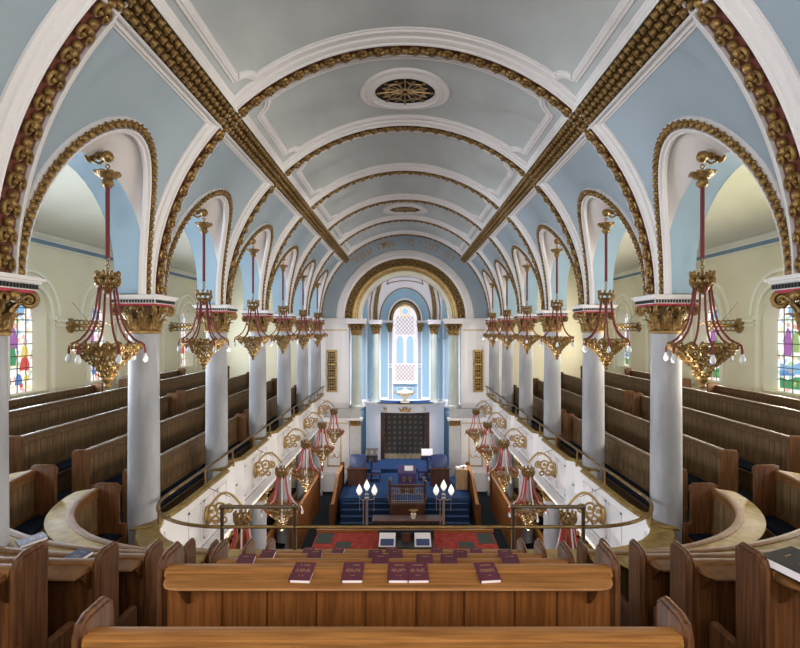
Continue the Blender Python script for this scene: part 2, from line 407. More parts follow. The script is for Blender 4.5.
# ------------------------------------------------------------------ aisle walls and ceilings
WIN_Y = [7.7, 11.3, 14.95, 18.6, 22.2, 25.8]
SILL = EYE-1.78; WSP = EYE+.28; WW = .72; AZ = EYE+2.75
widx = 0
for sg in (-1, 1):
    b = MB(); outs = []
    mp = lambda u, z, d: (sg*(XW+d), u, z)
    for i, y in enumerate(WIN_Y):
        a = -2 if i == 0 else (WIN_Y[i-1]+y)/2; e = YEND+.6 if i == len(WIN_Y)-1 else (WIN_Y[i+1]+y)/2
        outs.append(arched_cell(b, mp, a, e, 0, AZ, y, WW, SILL, WSP, depth=.38, reveal_mi=1))
    wall = struct(b.build('wall_left' if sg < 0 else 'wall_right', ['cream', 'creamlight'], fixn=False))
    # blind arch mouldings, pilasters, cornice with blue band
    b = MB()
    for y in WIN_Y:
        for rr, hh in ((WW+.20, .07), (WW+.55, .04)):
            arc = [(y+rr*math.cos(PI*i/28), WSP+.15+rr*math.sin(PI*i/28)) for i in range(29)]
            b.sweep([(sg*XW, u, z) for u, z in arc], [(-sg,0,0)]*29, [(-.07,0),(-.06,hh),(0,hh*.8),(.05,hh),(.07,0)])
        for s in (-1, 1):
            yc = y+s*(WW+.20)
            b.box(sg*XW, sg*(XW-.06), yc-.10, yc+.10, SILL-.2, WSP+.02); b.box(sg*XW, sg*(XW-.10), yc-.14, yc+.14, WSP+.02, WSP+.15)
            yc = y+s*(WW+.66)
            b.box(sg*XW, sg*(XW-.05), yc-.28, yc+.28, WSP-.02, WSP+.04); b.box(sg*XW, sg*(XW-.04), yc-.28, yc+.28, WSP-.16, WSP-.12)
    b.build('window_surround', 'creamlight', wall)
    b = MB(); b.sweep([(sg*XW,-2,AZ),(sg*XW,12,AZ),(sg*XW,YEND+.6,AZ)], [(-sg,0,0)]*3, [(-.30,0),(-.30,.03),(-.27,.05),(-.10,.06),(-.04,.14),(.03,.2),(.03,0)], sgn=sg)
    b.build('cornice', 'creamlight', wall)
    b = MB(); b.box(sg*(XW-.01), sg*(XW-.07), -2, YEND+.6, AZ-.25, AZ-.13); b.build('blue_band', 'bluegrey', wall)
    # aisle ceiling rising towards the nave
    b = MB(); rows = []
    for i in range(13):
        u = i/12; x = XW-(XW-XA1)*u; z = AZ+1.35*math.sin(min(1, u*1.15)*PI/2); rows.append([(sg*x,-2,z),(sg*x,14,z),(sg*x,YEND+.6,z)])
    b.loft(rows); struct(b.build('ceiling_aisle_left' if sg < 0 else 'ceiling_aisle_right', 'aisleceil', smooth=60, fixn=False))
    # windows
    for i, y in enumerate(WIN_Y):
        widx += 1
        g = MB(); out = [mp(u, z, .36) for u, z in outs[i]]
        g.add(out, [tuple(range(len(out)))])
        win = struct(g.build('window_%d' % widx, 'glass', origin=Vector((sg*(XW+.36), y, SILL)), smooth=0))
        win.name = 'window_%d' % widx
        if i >= 1:
            l = MB(); xx = sg*(XW+.34); hw = WW*.84
            for j in range(1, 8):
                z = SILL+j*.345
                w_ = hw if z < WSP else math.sqrt(max(0, hw*hw-(z-WSP)**2))
                if w_ > .05: l.box(xx-.012, xx+.012, y-w_, y+w_, z-.012, z+.012)
            for s in (-.34, 0, .34): l.box(xx-.01, xx+.01, y+s-.009, y+s+.009, SILL, WSP+(.45 if s else .62))
            l.build('lead_bars', 'lead', win)
            def fig(colr, poly):
                q = MB(); x2 = sg*(XW+.345)
                q.prism([(x2, y+u*sg, SILL+z) for u, z in poly], (-sg*.012,0,0)); q.build('coloured_pane', 'glass_'+colr, win, smooth=0)
            def robe(colr, u, z, h, w): fig(colr, [(u-w*.35,z),(u+w*.5,z),(u+w*.45,z+h*.35),(u+w*.3,z+h*.8),(u+.02,z+h),(u-w*.25,z+h*.85),(u-w*.45,z+h*.4)])
            def blob(colr, u, z, r_, n=9): fig(colr, [(u+r_*(.8+.3*random.random())*math.cos(2*PI*j/n), z+r_*(.8+.3*random.random())*math.sin(2*PI*j/n)) for j in range(n)])
            if sg < 0:
                robe('violet', .14, 1.25, .62, .30); robe('green', .17, .78, .55, .30); robe('red', -.30, .62, .42, .42); robe('yellow', -.30, .98, .38, .34)
                robe('blue', -.06, .22, .32, .3); blob('pink', .14, 1.95, .07); blob('pink', -.30, 1.42, .07); blob('tan', .32, .38, .10); blob('green', .38, .62, .09); blob('red', -.16, .2, .07)
                blob('sky', -.1, 2.35, .2); blob('blue', .2, 2.28, .12); blob('yellow', -.38, .4, .11); blob('violet', .3, .3, .08)
            else:
                robe('yellow', -.36, 1.15, .5, .26); robe('lime', -.12, 1.15, .62, .28); robe('violet', .18, 1.05, .8, .36); blob('pink', -.36, 1.72, .06); blob('pink', -.12, 1.85, .06); blob('pink', .18, 1.93, .07)
                fig('sky', [(-.5,.55),(.5,.5),(.5,.82),(.1,.75),(-.3,.88)]); fig('green', [(-.55,.12),(.5,.10),(.52,.42),(.2,.35),(-.1,.45),(-.5,.5)]); fig('blue', [(-.1,.5),(.5,.45),(.5,.6),(.1,.62)])
                blob('lime', -.3, .35, .12); blob('yellow', -.1, .25, .08); blob('red', .3, .22, .07); blob('tan', .1, .6, .08); blob('sky', 0, 2.3, .2)

# ------------------------------------------------------------------ columns
def acanthus(b, c, r0, r1, z0, z1, n, w, mi=0, ph=0):
    """n separate curling leaves with a raised midrib and lobed edges"""
    for j in range(n):
        a = 2*PI*(j+ph)/n; ca, sa = math.cos(a), math.sin(a); rows = []
        for i in range(10):
            u = i/9; z = z0+(z1-z0)*(min(1, u*1.18) if u < .84 else 1-(u-.84)*.9)
            rad = r0+(r1-r0)*u**2+(.045*math.sin((u-.6)/.4*PI*.6) if u > .6 else 0); lob = 1+.22*math.cos(u*PI*7)
            ww = w*(.62+.55*math.sin(PI*min(1, u*.95+.05)))*lob*(1-.55*max(0, u-.75)/.25)
            row = []
            for q, d in ((-1,-.012),(-.6,.012),(-.3,.004),(0,.034),(.3,.004),(.6,.012),(1,-.012)):
                rr = rad+d; row.append((c[0]+ca*rr-sa*ww*q, c[1]+sa*rr+ca*ww*q, c[2]+z))
            rows.append(row)
        b.loft(rows, mi=mi)
def volute(b, c, a, rad, z, s=1.0):
    ca, sa = math.cos(a), math.sin(a); pts = []; rr = []
    for i in range(16):
        u = i/15; ang = PI*.9-u*PI*3.2; q = .105*s*(1-u*.75)
        d = rad+q*math.cos(ang); pts.append((c[0]+ca*d, c[1]+sa*d, c[2]+z+q*math.sin(ang))); rr.append(.036*s*(1-.45*u))
    b.tube(pts, rr, 6)
    b.ball((c[0]+ca*rad, c[1]+sa*rad, c[2]+z), .04*s, 6, 4)
def capital_mesh(b, c, r, h):
    k = r/.245
    b.lathe([(r*1.0,.03),(r*.98,h*.4),(r*1.06,h*.75),(r*1.30,h*.97),(r*1.30,h)], c, 24, mi=1)
    b.lathe([(r*1.02,-.035),(r*1.14,-.03),(r*1.18,.0),(r*1.12,.03),(r*1.0,.035)], c, 24)
    acanthus(b, c, r*1.05, r*1.36, .03, h*.50, 8, .062*k); acanthus(b, c, r*1.08, r*1.55, .05, h*.80, 8, .062*k, ph=.5)
    for q in range(4): volute(b, c, PI/4+q*PI/2, r*1.78, h*.80, h/.46)
    for q in range(4):
        a = q*PI/2; b.ball((c[0]+math.cos(a)*r*1.5, c[1]+math.sin(a)*r*1.5, c[2]+h*.88), (.06,.06,.06), 7, 5)
        for s in (-1, 1):
            a2 = a+s*.30; b.torus((c[0]+math.cos(a2)*r*1.48, c[1]+math.sin(a2)*r*1.48, c[2]+h*.82), .055, .020, (math.cos(a), math.sin(a), 0), 8, 4)
def column(k, sg):
    side = 'left' if sg < 0 else 'right'; c = (sg*XC, DK(k), 0)
    t = thing('column', 'pale marble column with gilded leaf capital, %s from the near end of the %s arcade' % (ORD[k], side), 'column', (c[0], c[1], EYE-4.05), 'upper gallery columns')
    b = MB(); b.lathe([(.33,EYE-4.05),(.33,EYE-3.9),(.29,EYE-3.86),(.262,EYE-3.75),(.258,EYE-2.0),(.245,SP-.62)], c, 32); b.build('shaft', 'marble', t)
    b = MB(); capital_mesh(b, (c[0], c[1], SP-.63), .245, .46); b.build('capital', ['gold', 'brownback'], t, smooth=60, fixn=False)
    b = MB(); x, y = c[0], c[1]
    b.box(x-.40, x+.40, y-.40, y+.40, SP-.075, SP+.0); b.box(x-.43, x+.43, y-.43, y+.43, SP-.045, SP-.015); b.box(x-.37, x+.37, y-.37, y+.37, SP-.15, SP-.075)
    ab = b.build('abacus', 'white', t)
    b = MB(); n = 15
    for j in range(n):
        u = -.365+.73*(j+.5)/n
        for s in (-1, 1): b.box(x+u-.013, x+u+.013, y+s*.365, y+s*.392, SP-.138, SP-.085); b.box(x+s*.365, x+s*.392, y+u-.013, y+u+.013, SP-.138, SP-.085)
    b.build('dentil_band', 'blackpaint', ab, smooth=0)
    b = MB(); b.box(x-.355, x+.355, y-.355, y+.355, SP-.185, SP-.15); b.build('red_band', 'red', t)
def low_column(k, sg):
    side = 'left' if sg < 0 else 'right'; c = (sg*XC, DK(k), 0)
    t = thing('lower_column', 'stout pale column under the gallery front, %s from the near end on the %s' % (ORD[k-1], side), 'column', (c[0], c[1], 0), 'columns carrying the gallery')
    b = MB(); b.lathe([(.34,0),(.34,.2),(.27,.3),(.265,EYE-5.25)], c, 24); b.build('shaft', 'marble', t)
    b = MB(); capital_mesh(b, (c[0], c[1], EYE-5.25), .25, .34); b.box(c[0]-.38, c[0]+.38, c[1]-.38, c[1]+.38, EYE-4.93, EYE-4.85); b.build('capital', ['gold', 'brownback'], t, smooth=60, fixn=False)
for sg in (-1, 1):
    for k in range(0, 7): column(k, sg)
    for k in range(2, 7): low_column(k, sg)

# ------------------------------------------------------------------ galleries: floors and terraces
CAPS = [-2.646,-2.341,-2.044,-1.753,-1.426]           # back-rest top below the eye, row by row
ROWD = [6.36,5.6,4.82,4.04,3.2]                       # distance of the straight central rows
SX = [5.15,6.2,7.36,8.5,9.4]; SCAP = [-2.646,-2.341,-2.044,-1.753,-1.67]
EC = (2.48, 8.86)
def FL(c): return EYE+c-1.25
b = MB()
FRONT = EYE-3.96
# front walk
def ring_path(i_off, X, Dd, n=12):
    """front line, elliptical corner and side line for one sign"""
    pts = [(0, Dd), (EC[0], Dd)]
    for j in range(1, n+1):
        a = PI/2*j/n; pts.append((EC[0]+(X-EC[0])*math.sin(a), EC[1]-(EC[1]-Dd)*math.cos(a)))
    pts.append((X, YEND)); return pts
lines = [([(0,7.94),(2.75,7.94)]+[(2.75+1.5*math.sin(PI/2*j/11), 9.44-1.5*math.cos(PI/2*j/11)) for j in range(1, 12)]+[(4.25, 9.5), (4.25, YEND)])]
base = [ring_path(0, SX[i]+.04, ROWD[i]-.04) for i in range(5)]
inner = [(0,7.9),(2.75,7.9)]+[(2.75+1.54*math.sin(PI/2*j/11), 9.44-1.54*math.cos(PI/2*j/11)) for j in range(1, 12)]+[(4.29, YEND)]
lv = [FRONT]+[FL(c) for c in CAPS[1:]]+[FL(-1.426)]
paths = [inner]+base
for sg in (-1, 1):
    for i in range(5):
        z = lv[i]; p, q = paths[i], paths[i+1]
        n = min(len(p), len(q)); p = p[:n-1]+[p[-1]]; q = q[:n-1]+[q[-1]]
        b.loft([[(sg*x, y, z) for x, y in p], [(sg*x, y, z) for x, y in q]])
        z2 = lv[i+1] if i < 4 else lv[4]
        b.loft([[(sg*x, y, z) for x, y in q], [(sg*x, y, z2) for x, y in q]])
    b.add([(sg*9.44,-2,lv[4]),(sg*XW,-2,lv[4]),(sg*XW,YEND,lv[4]),(sg*9.44,YEND,lv[4])], [(0,1,2,3)])
b.box(-9.44, 9.44, -2, 3.16, lv[4]-.1, lv[4]-.01)
gfloor = struct(b.build('floor_gallery', 'darkcarpet', smooth=0, fixn=False))
b = MB()
for sg in (-1, 1): b.box(sg*4.3, sg*XW, 7, YEND, EYE-4.86, EYE-4.75)
b.box(-4.4, 4.4, -2, 7.9, EYE-4.86, EYE-4.75)
struct(b.build('ceiling_under_gallery', 'creamlight', smooth=0))

# gallery fronts (white panelled parapet with wooden coping)
for sg in (-1, 1):
    side = 'left' if sg < 0 else 'right'
    path = []
    for k in range(1, 7):
        y = DK(k)
        if k < 6: path += [(4.46, y+.32), (4.46, y+.48), (4.20, y+.85), (4.20, y+S-.36), (4.46, y+S-.30)]
        if k == 1: path = [(4.25, 9.5), (4.20, y+.85), (4.20, y+S-.36), (4.46, y+S-.30)]
    path.append((4.46, DK(6)+.3)); path.append((4.46, YEND))
    corner = [(2.75*0, 7.94)]+[(2.75+1.5*math.sin(PI/2*j/11), 9.44-1.5*math.cos(PI/2*j/11)) for j in range(12)]
    full = corner+path
    b = MB()
    ZT, ZB = EYE-3.34, EYE-4.55
    b.loft([[(sg*x, y, ZB) for x, y in full], [(sg*x, y, ZT) for x, y in full]])
    b.loft([[(sg*(x+.10), y-.06, ZB) for x, y in full], [(sg*(x+.10), y-.06, ZT) for x, y in full]])
    gf = struct(b.build('wall_gallery_%s' % side, 'panelwhite', smooth=25, fixn=False))
    # ledge cornice under the parapet
    low = [(0,7.94)]+[(2.75+1.5*math.sin(PI/2*j/11), 9.44-1.5*math.cos(PI/2*j/11)) for j in range(12)]+[(4.25, 18), (4.25, YEND)]
    b = MB(); pts = [(sg*x, y, EYE-4.55) for x, y in low]
    b.sweep(pts, [(0,0,1)]*len(pts), [(-.30,-.30),(.06,-.30),(.06,-.24),(.14,-.20),(.14,-.10),(.24,-.05),(.24,0),(-.30,0)], sgn=-sg)
    b.build('ledge_cornice', 'panelwhite', gf)
    b = MB()
    for k in range(1, 6):
        b.box(sg*4.18, sg*4.35, DK(k)+1.0, DK(k)+S-.5, EYE-4.50, EYE-4.46)
    b.build('gutter_strip', 'greystone', gf)
    # coping
    b = MB()
    b2 = MB(); pts = [(sg*(x+.02), y-.03, ZT) for x, y in path]
    b2.sweep(pts, [(0,0,1)]*len(pts), [(-.07,-.02),(-.075,.02),(-.06,.04),(.06,.04),(.075,.02),(.07,-.02)], closed=True, sgn=sg, miter=False)
    b2.build('coping', 'deskwood', gf)
    for k in range(2, 7):
        y = DK(k); c = MB()
        c.prism([(sg*4.60,y-.42,ZT-.01),(sg*4.22,y-.36,ZT+.03),(sg*4.22,y+.22,ZT+.03),(sg*4.60,y+.34,ZT-.01)], (0,0,.03)); c.build('ledge_plate', 'deskwood', gf)
        c = MB(); c.box(sg*4.24, sg*4.46, y-.30, y+.34, ZB, ZT+.02); c.build('pedestal', 'panelwhite', gf)
    # raised panel mouldings on the parapet
    b = MB()
    def frame(x, y0, y1, z0, z1, w=.035, d=.02):
        for (a, c_, e, f) in ((y0,y1,z0,z0+w),(y0,y1,z1-w,z1),(y0,y0+w,z0,z1),(y1-w,y1,z0,z1)): b.box(sg*x, sg*(x-d), a, c_, e, f)
    for k in range(1, 6):
        y = DK(k)
        for j in range(3): ya = y+.95+j*.78; frame(4.20, ya, ya+.62, EYE-4.35, EYE-3.55)
    for j in range(4):
        a = PI/2*(j+.5)/4
        for s in (-1, 1):
            aa = a+s*.13; x = 2.75+1.485*math.sin(aa); y = 9.44-1.485*math.cos(aa); b.box(sg*(x-.012), sg*(x+.012), y-.012, y+.012, EYE-4.35, EYE-3.55)
    b.build('panel_moulding', 'white', gf, smooth=0)
    # broad coping desk round the corner and half of the front
    b = MB(); pts = [(sg*x, y, ZT+.02) for x, y in corner[:-1]]
    b.sweep(pts, [(0,0,1)]*len(pts), [(-.03,-.05),(-.035,.01),(-.02,.03),(.05,.03),(.33,-.02),(.36,-.06),(.33,-.09),(.02,-.06)], closed=True, sgn=sg)
    b.build('book_desk', 'deskwood', gf)
    c = MB(); y = DK(1); c.prism([(sg*4.62,y-.42,ZT-.04),(sg*4.22,y-.50,ZT+.03),(sg*4.22,y+.32,ZT+.03),(sg*4.60,y+.30,ZT-.04)], (0,0,.03)); c.prism([(sg*4.52,y-.36,ZT-.6),(sg*4.30,y-.40,ZT-.6),(sg*4.30,y+.25,ZT-.6),(sg*4.52,y+.25,ZT-.6)], (0,0,.56)); c.build('ledge_plate', 'deskwood', gf)

# brass guard rail
RZ = EYE-2.95
t = thing('guard_rail', 'long polished brass rail running round the top of the whole gallery front', 'railing', (0, 7.94, EYE-3.3))
b = MB(); pth = []
for sg in (-1, 1):
    seg = [(sg*4.25, YEND-.1), (sg*4.25, 18)]+[(sg*(2.75+1.5*math.sin(PI/2*j/14)), 9.44-1.5*math.cos(PI/2*j/14)) for j in range(14, -1, -1)]
    pth += seg if sg < 0 else seg[::-1]
b.tube([(x, y, RZ) for x, y in pth], .028, 8); b.tube([(x, y, RZ-.0) for x, y in pth], .028, 8); b.build('handrail', 'brass', t)
for sg in (-1, 1):
    for j in range(0, 11):
        y = DK(1)+.15+j*1.8; px_ = 4.25
        if j == 0: y = 9.02; px_ = 4.19
        b = MB(); b.tube([(sg*px_, y, EYE-3.36), (sg*px_, y, RZ)], .022, 8); b.lathe([(.05,EYE-3.36),(.05,EYE-3.30),(.028,EYE-3.27)], (sg*px_, y, 0), 10); b.build('post', 'brass', t)
    xs = (1.65, 2.74) if sg < 0 else (1.62, 2.67)
    b = MB(); q = [(sg*xs[0], 7.94, EYE-3.3), (sg*xs[0], 7.94, EYE-2.65), (sg*xs[1], 7.94, EYE-2.65), (sg*xs[1], 7.94, EYE-3.3)]
    for a, e in zip(q, q[1:]): b.tube([a, e], .03, 8)
    for p in q[1:3]: b.ball(p, .045, 8, 6)
    for x in xs: b.lathe([(.05,EYE-3.36),(.05,EYE-3.31),(.03,EYE-3.28)], (sg*x, 7.94, 0), 10)
    b.build('raised_bar', 'bronze', t)

# ------------------------------------------------------------------ pews
def straight_path(p, q, out, n):
    return [(p[0]+(q[0]-p[0])*i/n, p[1]+(q[1]-p[1])*i/n, out[0], out[1]) for i in range(n+1)]
def ell_path(sg, ax, ay, x0, n):
    pts = []
    pts.append((sg*x0, EC[1]-ay, 0, -1))
    if x0 < EC[0]-.1: pts.append((sg*(EC[0]+x0)/2, EC[1]-ay, 0, -1))
    for j in range(n+1):
        a = PI/2*j/n; nx, ny = math.sin(a)/ax, -math.cos(a)/ay; l = math.hypot(nx, ny)
        pts.append((sg*(EC[0]+ax*math.sin(a)), EC[1]-ay*math.cos(a), sg*nx/l, ny/l))
    return pts
def psweep(b, path, prof):
    rows = [[(x+nx*s, y+ny*s, z) for s, z in prof] for x, y, nx, ny in path]; b.loft(rows, closed=True, caps=True)
def planks(path, w):
    """subdivide a path with V grooves"""
    d = [0.0]
    for a, c in zip(path, path[1:]): d.append(d[-1]+math.hypot(c[0]-a[0], c[1]-a[1]))
    L = d[-1]; n = max(2, round(L/w)); us = []
    for i in range(n):
        wob = (random.random()-.5)*.3*w if 0 < i else 0
        a = L*i/n+wob
        if i: us += [(a-.007, 0), (a, .014), (a+.007, 0)]
        else: us.append((0, 0))
        us.append((L*(i+.5)/n, 0))
    us.append((L, 0)); out = []; j = 0
    for u, g in us:
        while j < len(d)-2 and d[j+1] < u: j += 1
        f = (u-d[j])/max(1e-9, d[j+1]-d[j]); a, c = path[j], path[j+1]
        out.append(tuple(a[i]+(c[i]-a[i])*f for i in range(4))+(g,))
    return out
def pew(path, top, floor, nextfloor, label, kind, group, desk=True, ends=(True, True), seat=True, wmats=('darkz','darkrail','darkend'), pw=.17, grow=0, name='pew', deskmat=None, drop=.022, dk=.21, pd=(.27,.27)):
    x, y = path[len(path)//2][:2]
    t = thing(name, label, 'pew', (path[0][0], path[0][1], floor), group)
    z1 = EYE+top; pz, rz, ez = wmats
    pp = planks(path, pw); b = MB()
    rows = [[(x+nx*(-.0+g), y+ny*(-.0+g), z) for z in (floor+.02, z1-.02)] for x, y, nx, ny, g in pp]
    b.loft(rows); rows2 = [[(x+nx*(.045-g), y+ny*(.045-g), z) for z in (floor+.02, z1-.02)] for x, y, nx, ny, g in pp]; b.loft(rows2)
    b.build('backrest', pz, t, smooth=25, fixn=False)
    b = MB(); psweep(b, path, [(-.035,z1-.055),(-.042,z1-.02),(-.03,z1+.002),(-.01,z1+.01),(.05,z1+.01),(.07,z1),(.075,z1-.03),(.06,z1-.055)]); b.build('top_rail', rz, t)
    b = MB(); psweep(b, path, [(-.002,z1-.16),(-.018,z1-.15),(-.018,z1-.06),(-.002,z1-.06)]); psweep(b, path, [(-.002,floor+.45),(-.02,floor+.45),(-.02,floor+.56),(-.002,floor+.56)]); b.build('rail_strip', rz, t)
    if desk:
        # rounded ends: shrink first and last stations
        p2 = []
        n = 5
        pa, pb = path[0], path[-1]
        def ins(a, c, dist):
            l = math.hypot(c[0]-a[0], c[1]-a[1]); f = min(.45, dist/l); return tuple(a[i]+(c[i]-a[i])*f for i in range(4))
        e0 = [ins(path[0], path[1], .012+.12*u) for u in (0,.12,.35,.65,1)]; e1 = [ins(path[-1], path[-2], .012+.12*u) for u in (1,.65,.35,.12,0)]
        wd = [dk*u for u in (.36,.68,.875,.965,1)]; st = [(p, w_) for p, w_ in zip(e0, wd)]+[(p, dk) for p in path[1:-1]]+[(p, w_) for p, w_ in zip(e1, wd[::-1])]
        b = MB(); rows = []
        for (x, y, nx, ny), w_ in st:
            pr = [(.05,z1-.035),(.05,z1-.005),(w_-.02,z1-.005-drop*(w_/dk)),(w_,z1-.010-drop),(w_+.006,z1-.020-drop),(w_-.006,z1-.030-drop)]
            rows.append([(x+nx*s, y+ny*s, z) for s, z in pr])
        b.loft(rows, closed=True, caps=True); b.build('book_desk', deskmat or rz, t)
        for p in (e0[-1], e1[0]):
            b = MB(); x, y, nx, ny = p; tx, ty = -ny, nx
            b.prism([(x+nx*s+tx*.012, y+ny*s+ty*.012, z) for s, z in ((.05,z1-.20),(.09,z1-.16),(.15,z1-.09),(.17,z1-.05-drop*.8),(.05,z1-.04))], (-tx*.024, -ty*.024, 0)); b.build('desk_bracket', ez, t)
    if seat:
        zf = floor+.43
        b = MB(); psweep(b, path, [(-.005,zf-.04),(-.40,zf-.04),(-.415,zf-.02),(-.40,zf),(-.005,zf)]); psweep(b, path, [(-.36,floor+.01),(-.36,zf-.03),(-.38,zf-.03),(-.38,floor+.01)]); b.build('seat', rz, t)
        b = MB(); psweep(b, path, [(-.01,zf),(-.39,zf),(-.41,zf+.02),(-.40,zf+.05),(-.37,zf+.065),(-.05,zf+.065),(-.01,zf+.05)]); b.build('cushion', 'navy', t)
    for w_, (pe, pn) in enumerate(((path[0], path[1]), (path[-1], path[-2]))):
        if not ends[w_]: continue
        x, y, nx, ny = pe; tx, ty = pe[0]-pn[0], pe[1]-pn[1]; l = math.hypot(tx, ty); tx, ty = tx/l, ty/l
        f2 = floor+.01; zt = z1+.06
        d_ = pd[w_]
        poly = [(.055,nextfloor+.01),(.06,zt-.05),(.045,zt-.015),(.01,zt),(.04-d_,zt),(.01-d_,zt-.015),(-d_,zt-.05),(-d_,floor+.70),(-.02-d_,floor+.66),(-.47,floor+.66),(-.49,floor+.64),(-.49,floor+.02),(.035,floor+.02),(.035,nextfloor+.01)]
        b = MB(); th = .055
        q = lambda s, z, e: (x+nx*s+tx*e, y+ny*s+ty*e, z)
        ctr = (-.11, floor+.6)
        def ring(e, k): return [q(ctr[0]+(s-ctr[0])*k if False else s+(k if s < -.1 else -k)*1.0, z-(abs(k) if z > floor+.6 else 0), e) for s, z in poly]
        b.loft([ring(-.005, .010), ring(.006, 0), ring(th-.012, 0), ring(th, .010)], closed=True, caps=True)
        b.build('bench_end', ez, t, smooth=40)
        b = MB()  # moulded capping along the top of the end
        b.tube([q(.065, nextfloor+.25, th*.5), q(.065, zt-.06, th*.5), q(.045, zt-.012, th*.5), q(.0, zt+.006, th*.5), q(.045-d_, zt+.006, th*.5), q(-d_, zt-.03, th*.5), q(-.006-d_, zt-.12, th*.5)], [.020]*7, 8)
        b.build('end_capping', ez, t)
    return t
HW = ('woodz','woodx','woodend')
# central block (five rows, the camera looks over them)
CR = [('the lowest of the central rows, below the gallery front desk', 1), ('the second central row up from the gallery front', 2), ('the central row just beyond the one with five red books', 3), ('central oak pew with five maroon books on its desk', 4)]
X0, X1 = -1.48, 1.285
labs = {1: 'honey oak pew of the central block, lowest row behind the gallery front', 2: 'honey oak pew of the central block, second row up from the gallery front',
        3: 'honey oak pew just beyond the big pew that holds five maroon books', 4: 'large honey oak pew with five maroon books lying on its desk'}
CP = {}
for i in (1, 2, 3, 4):
    fl = FL(CAPS[i]); nf = fl+(.29 if i < 4 else .05)
    pth = straight_path((X0+.06, ROWD[i]), (X1-.06, ROWD[i]), (0,-1), 8)
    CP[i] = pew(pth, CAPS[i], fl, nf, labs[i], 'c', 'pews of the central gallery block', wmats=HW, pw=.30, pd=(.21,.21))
pth = straight_path((X0+.06, 2.40), (X1-.06, 2.40), (0,-1), 8)
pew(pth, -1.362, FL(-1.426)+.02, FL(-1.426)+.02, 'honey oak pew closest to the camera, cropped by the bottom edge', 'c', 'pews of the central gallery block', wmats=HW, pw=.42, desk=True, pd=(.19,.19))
# curved corner pews
for sg in (-1, 1):
    side = 'left' if sg < 0 else 'right'
    for i in range(5):
        ax, ay = SX[i]-EC[0], EC[1]-ROWD[i]
        if i == 0: ax, ay = 2.66, 2.52
        pth = ell_path(sg, ax, ay, 2.34 if sg < 0 else 2.17, 22)
        lab = {0:'curved corner pew with wide pale desk, innermost beside the near %s column', 1:'curved corner pew, second out from the gallery front on the %s', 2:'curved corner pew, third out from the gallery front on the %s',
               3:'curved corner pew, fourth out from the gallery front on the %s', 4:'outermost curved corner pew, at the very bottom %s of the picture'}[i] % side
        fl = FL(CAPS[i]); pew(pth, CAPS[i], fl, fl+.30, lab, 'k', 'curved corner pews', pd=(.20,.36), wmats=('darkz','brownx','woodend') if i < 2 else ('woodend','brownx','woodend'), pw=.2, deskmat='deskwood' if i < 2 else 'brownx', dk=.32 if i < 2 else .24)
# long pews of the side galleries
RN = ['lowest','second','third','fourth','topmost']
for sg in (-1, 1):
    side = 'left' if sg < 0 else 'right'
    for blk, (ya, yb) in enumerate(((9.85, 16.25), (17.2, 24.8))):
        for i in range(5):
            a, e = ya+.18*(i % 2)*(1 if blk == 0 else .6), yb+.12*i*(1 if blk == 0 else 0)
            if blk == 0 and i >= 3: a = ya-.4
            if i == 4 and blk == 0: a, e = 9.2, 16.0
            if i == 4 and blk: a, e = 17.6, 22.0
            fl = FL(SCAP[i]); pth = straight_path((sg*SX[i], a), (sg*SX[i], e), (sg, 0), 12)
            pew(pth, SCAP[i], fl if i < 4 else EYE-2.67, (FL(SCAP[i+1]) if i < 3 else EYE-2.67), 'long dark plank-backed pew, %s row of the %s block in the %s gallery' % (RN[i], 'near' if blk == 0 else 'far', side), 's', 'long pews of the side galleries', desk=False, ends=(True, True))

# ------------------------------------------------------------------ books
def book_mesh(w, h, th, cover):
    b = MB(); b.box(-w/2+.003, w/2-.003, .003, h-.004, .004, th-.004, 1); b.box(-w/2, w/2, 0, h, th-.005, th, 0); b.box(-w/2, w/2, 0, h, 0, .005, 0); b.box(-w/2-.003, -w/2+.004, 0, h, 0, th, 0)
    return b
def book(px, py, Dd, zdesk, label, group, w=.120, h=.175, th=.034, rot=0, tilt=.14, cover='maroon', letter=True, xyz=None, lines=True):
    if xyz: loc = Vector(xyz)
    else: loc = Vector(((px-CX)*Dd/F, Dd, zdesk))
    t = thing('prayer_book' if cover == 'maroon' else 'book', label, 'book', loc, group)
    me = [None]
    b = MB(); b.box(-w/2+.003, w/2-.003, .004, h-.004, .004, th-.004); 
    def loc_build(bb, name, mats):
        o = bb.build(name, mats, None, smooth=0); o.parent = t; return o
    loc_build(b, 'page_block', 'page')
    b = MB(); b.box(-w/2, w/2, 0, h, th-.005, th); b.box(-w/2, w/2, 0, h, 0, .005); k_ = -1 if cover == 'blackbook' else 1; b.box(k_*(-w/2-.003), k_*(-w/2+.004), 0, h, 0, th)
    loc_build(b, 'cover', cover)
    if letter:
        b = MB(); random.seed(int(px*7+py*3))
        def dash(cx, cy, n, hgt):
            x = cx-n*.005
            for i in range(n):
                if random.random() < .85: b.box(x+i*.010, x+i*.010+.0065, cy, cy+hgt, th, th+.0006)
        dash(.004, h*.80, 6, .008)
        if lines: dash(0, h*.56, 8, .006); dash(.0, h*.50, 9, .004); dash(0, h*.45, 9, .004); dash(0, h*.22, 3, .005)
        loc_build(b, 'title_lettering', 'goldlight')
    t.rotation_euler = (tilt, 0, rot)
    return t
zb = EYE+CAPS[4]-.035
BP = ['first from the left end', 'second from the left end', 'third, in the touching middle pair', 'fourth, overlapping its neighbour in the middle', 'last, alone toward the right end']
for (bx, rot), lab in zip(((299.5,-.06),(352,0),(398.5,0),(418.5,.02),(491,.10)), BP):
    book(bx, 586, 3.035, zb, 'maroon prayer book on the five-book oak desk, %s' % lab, 'maroon books on the large oak desk', rot=rot)
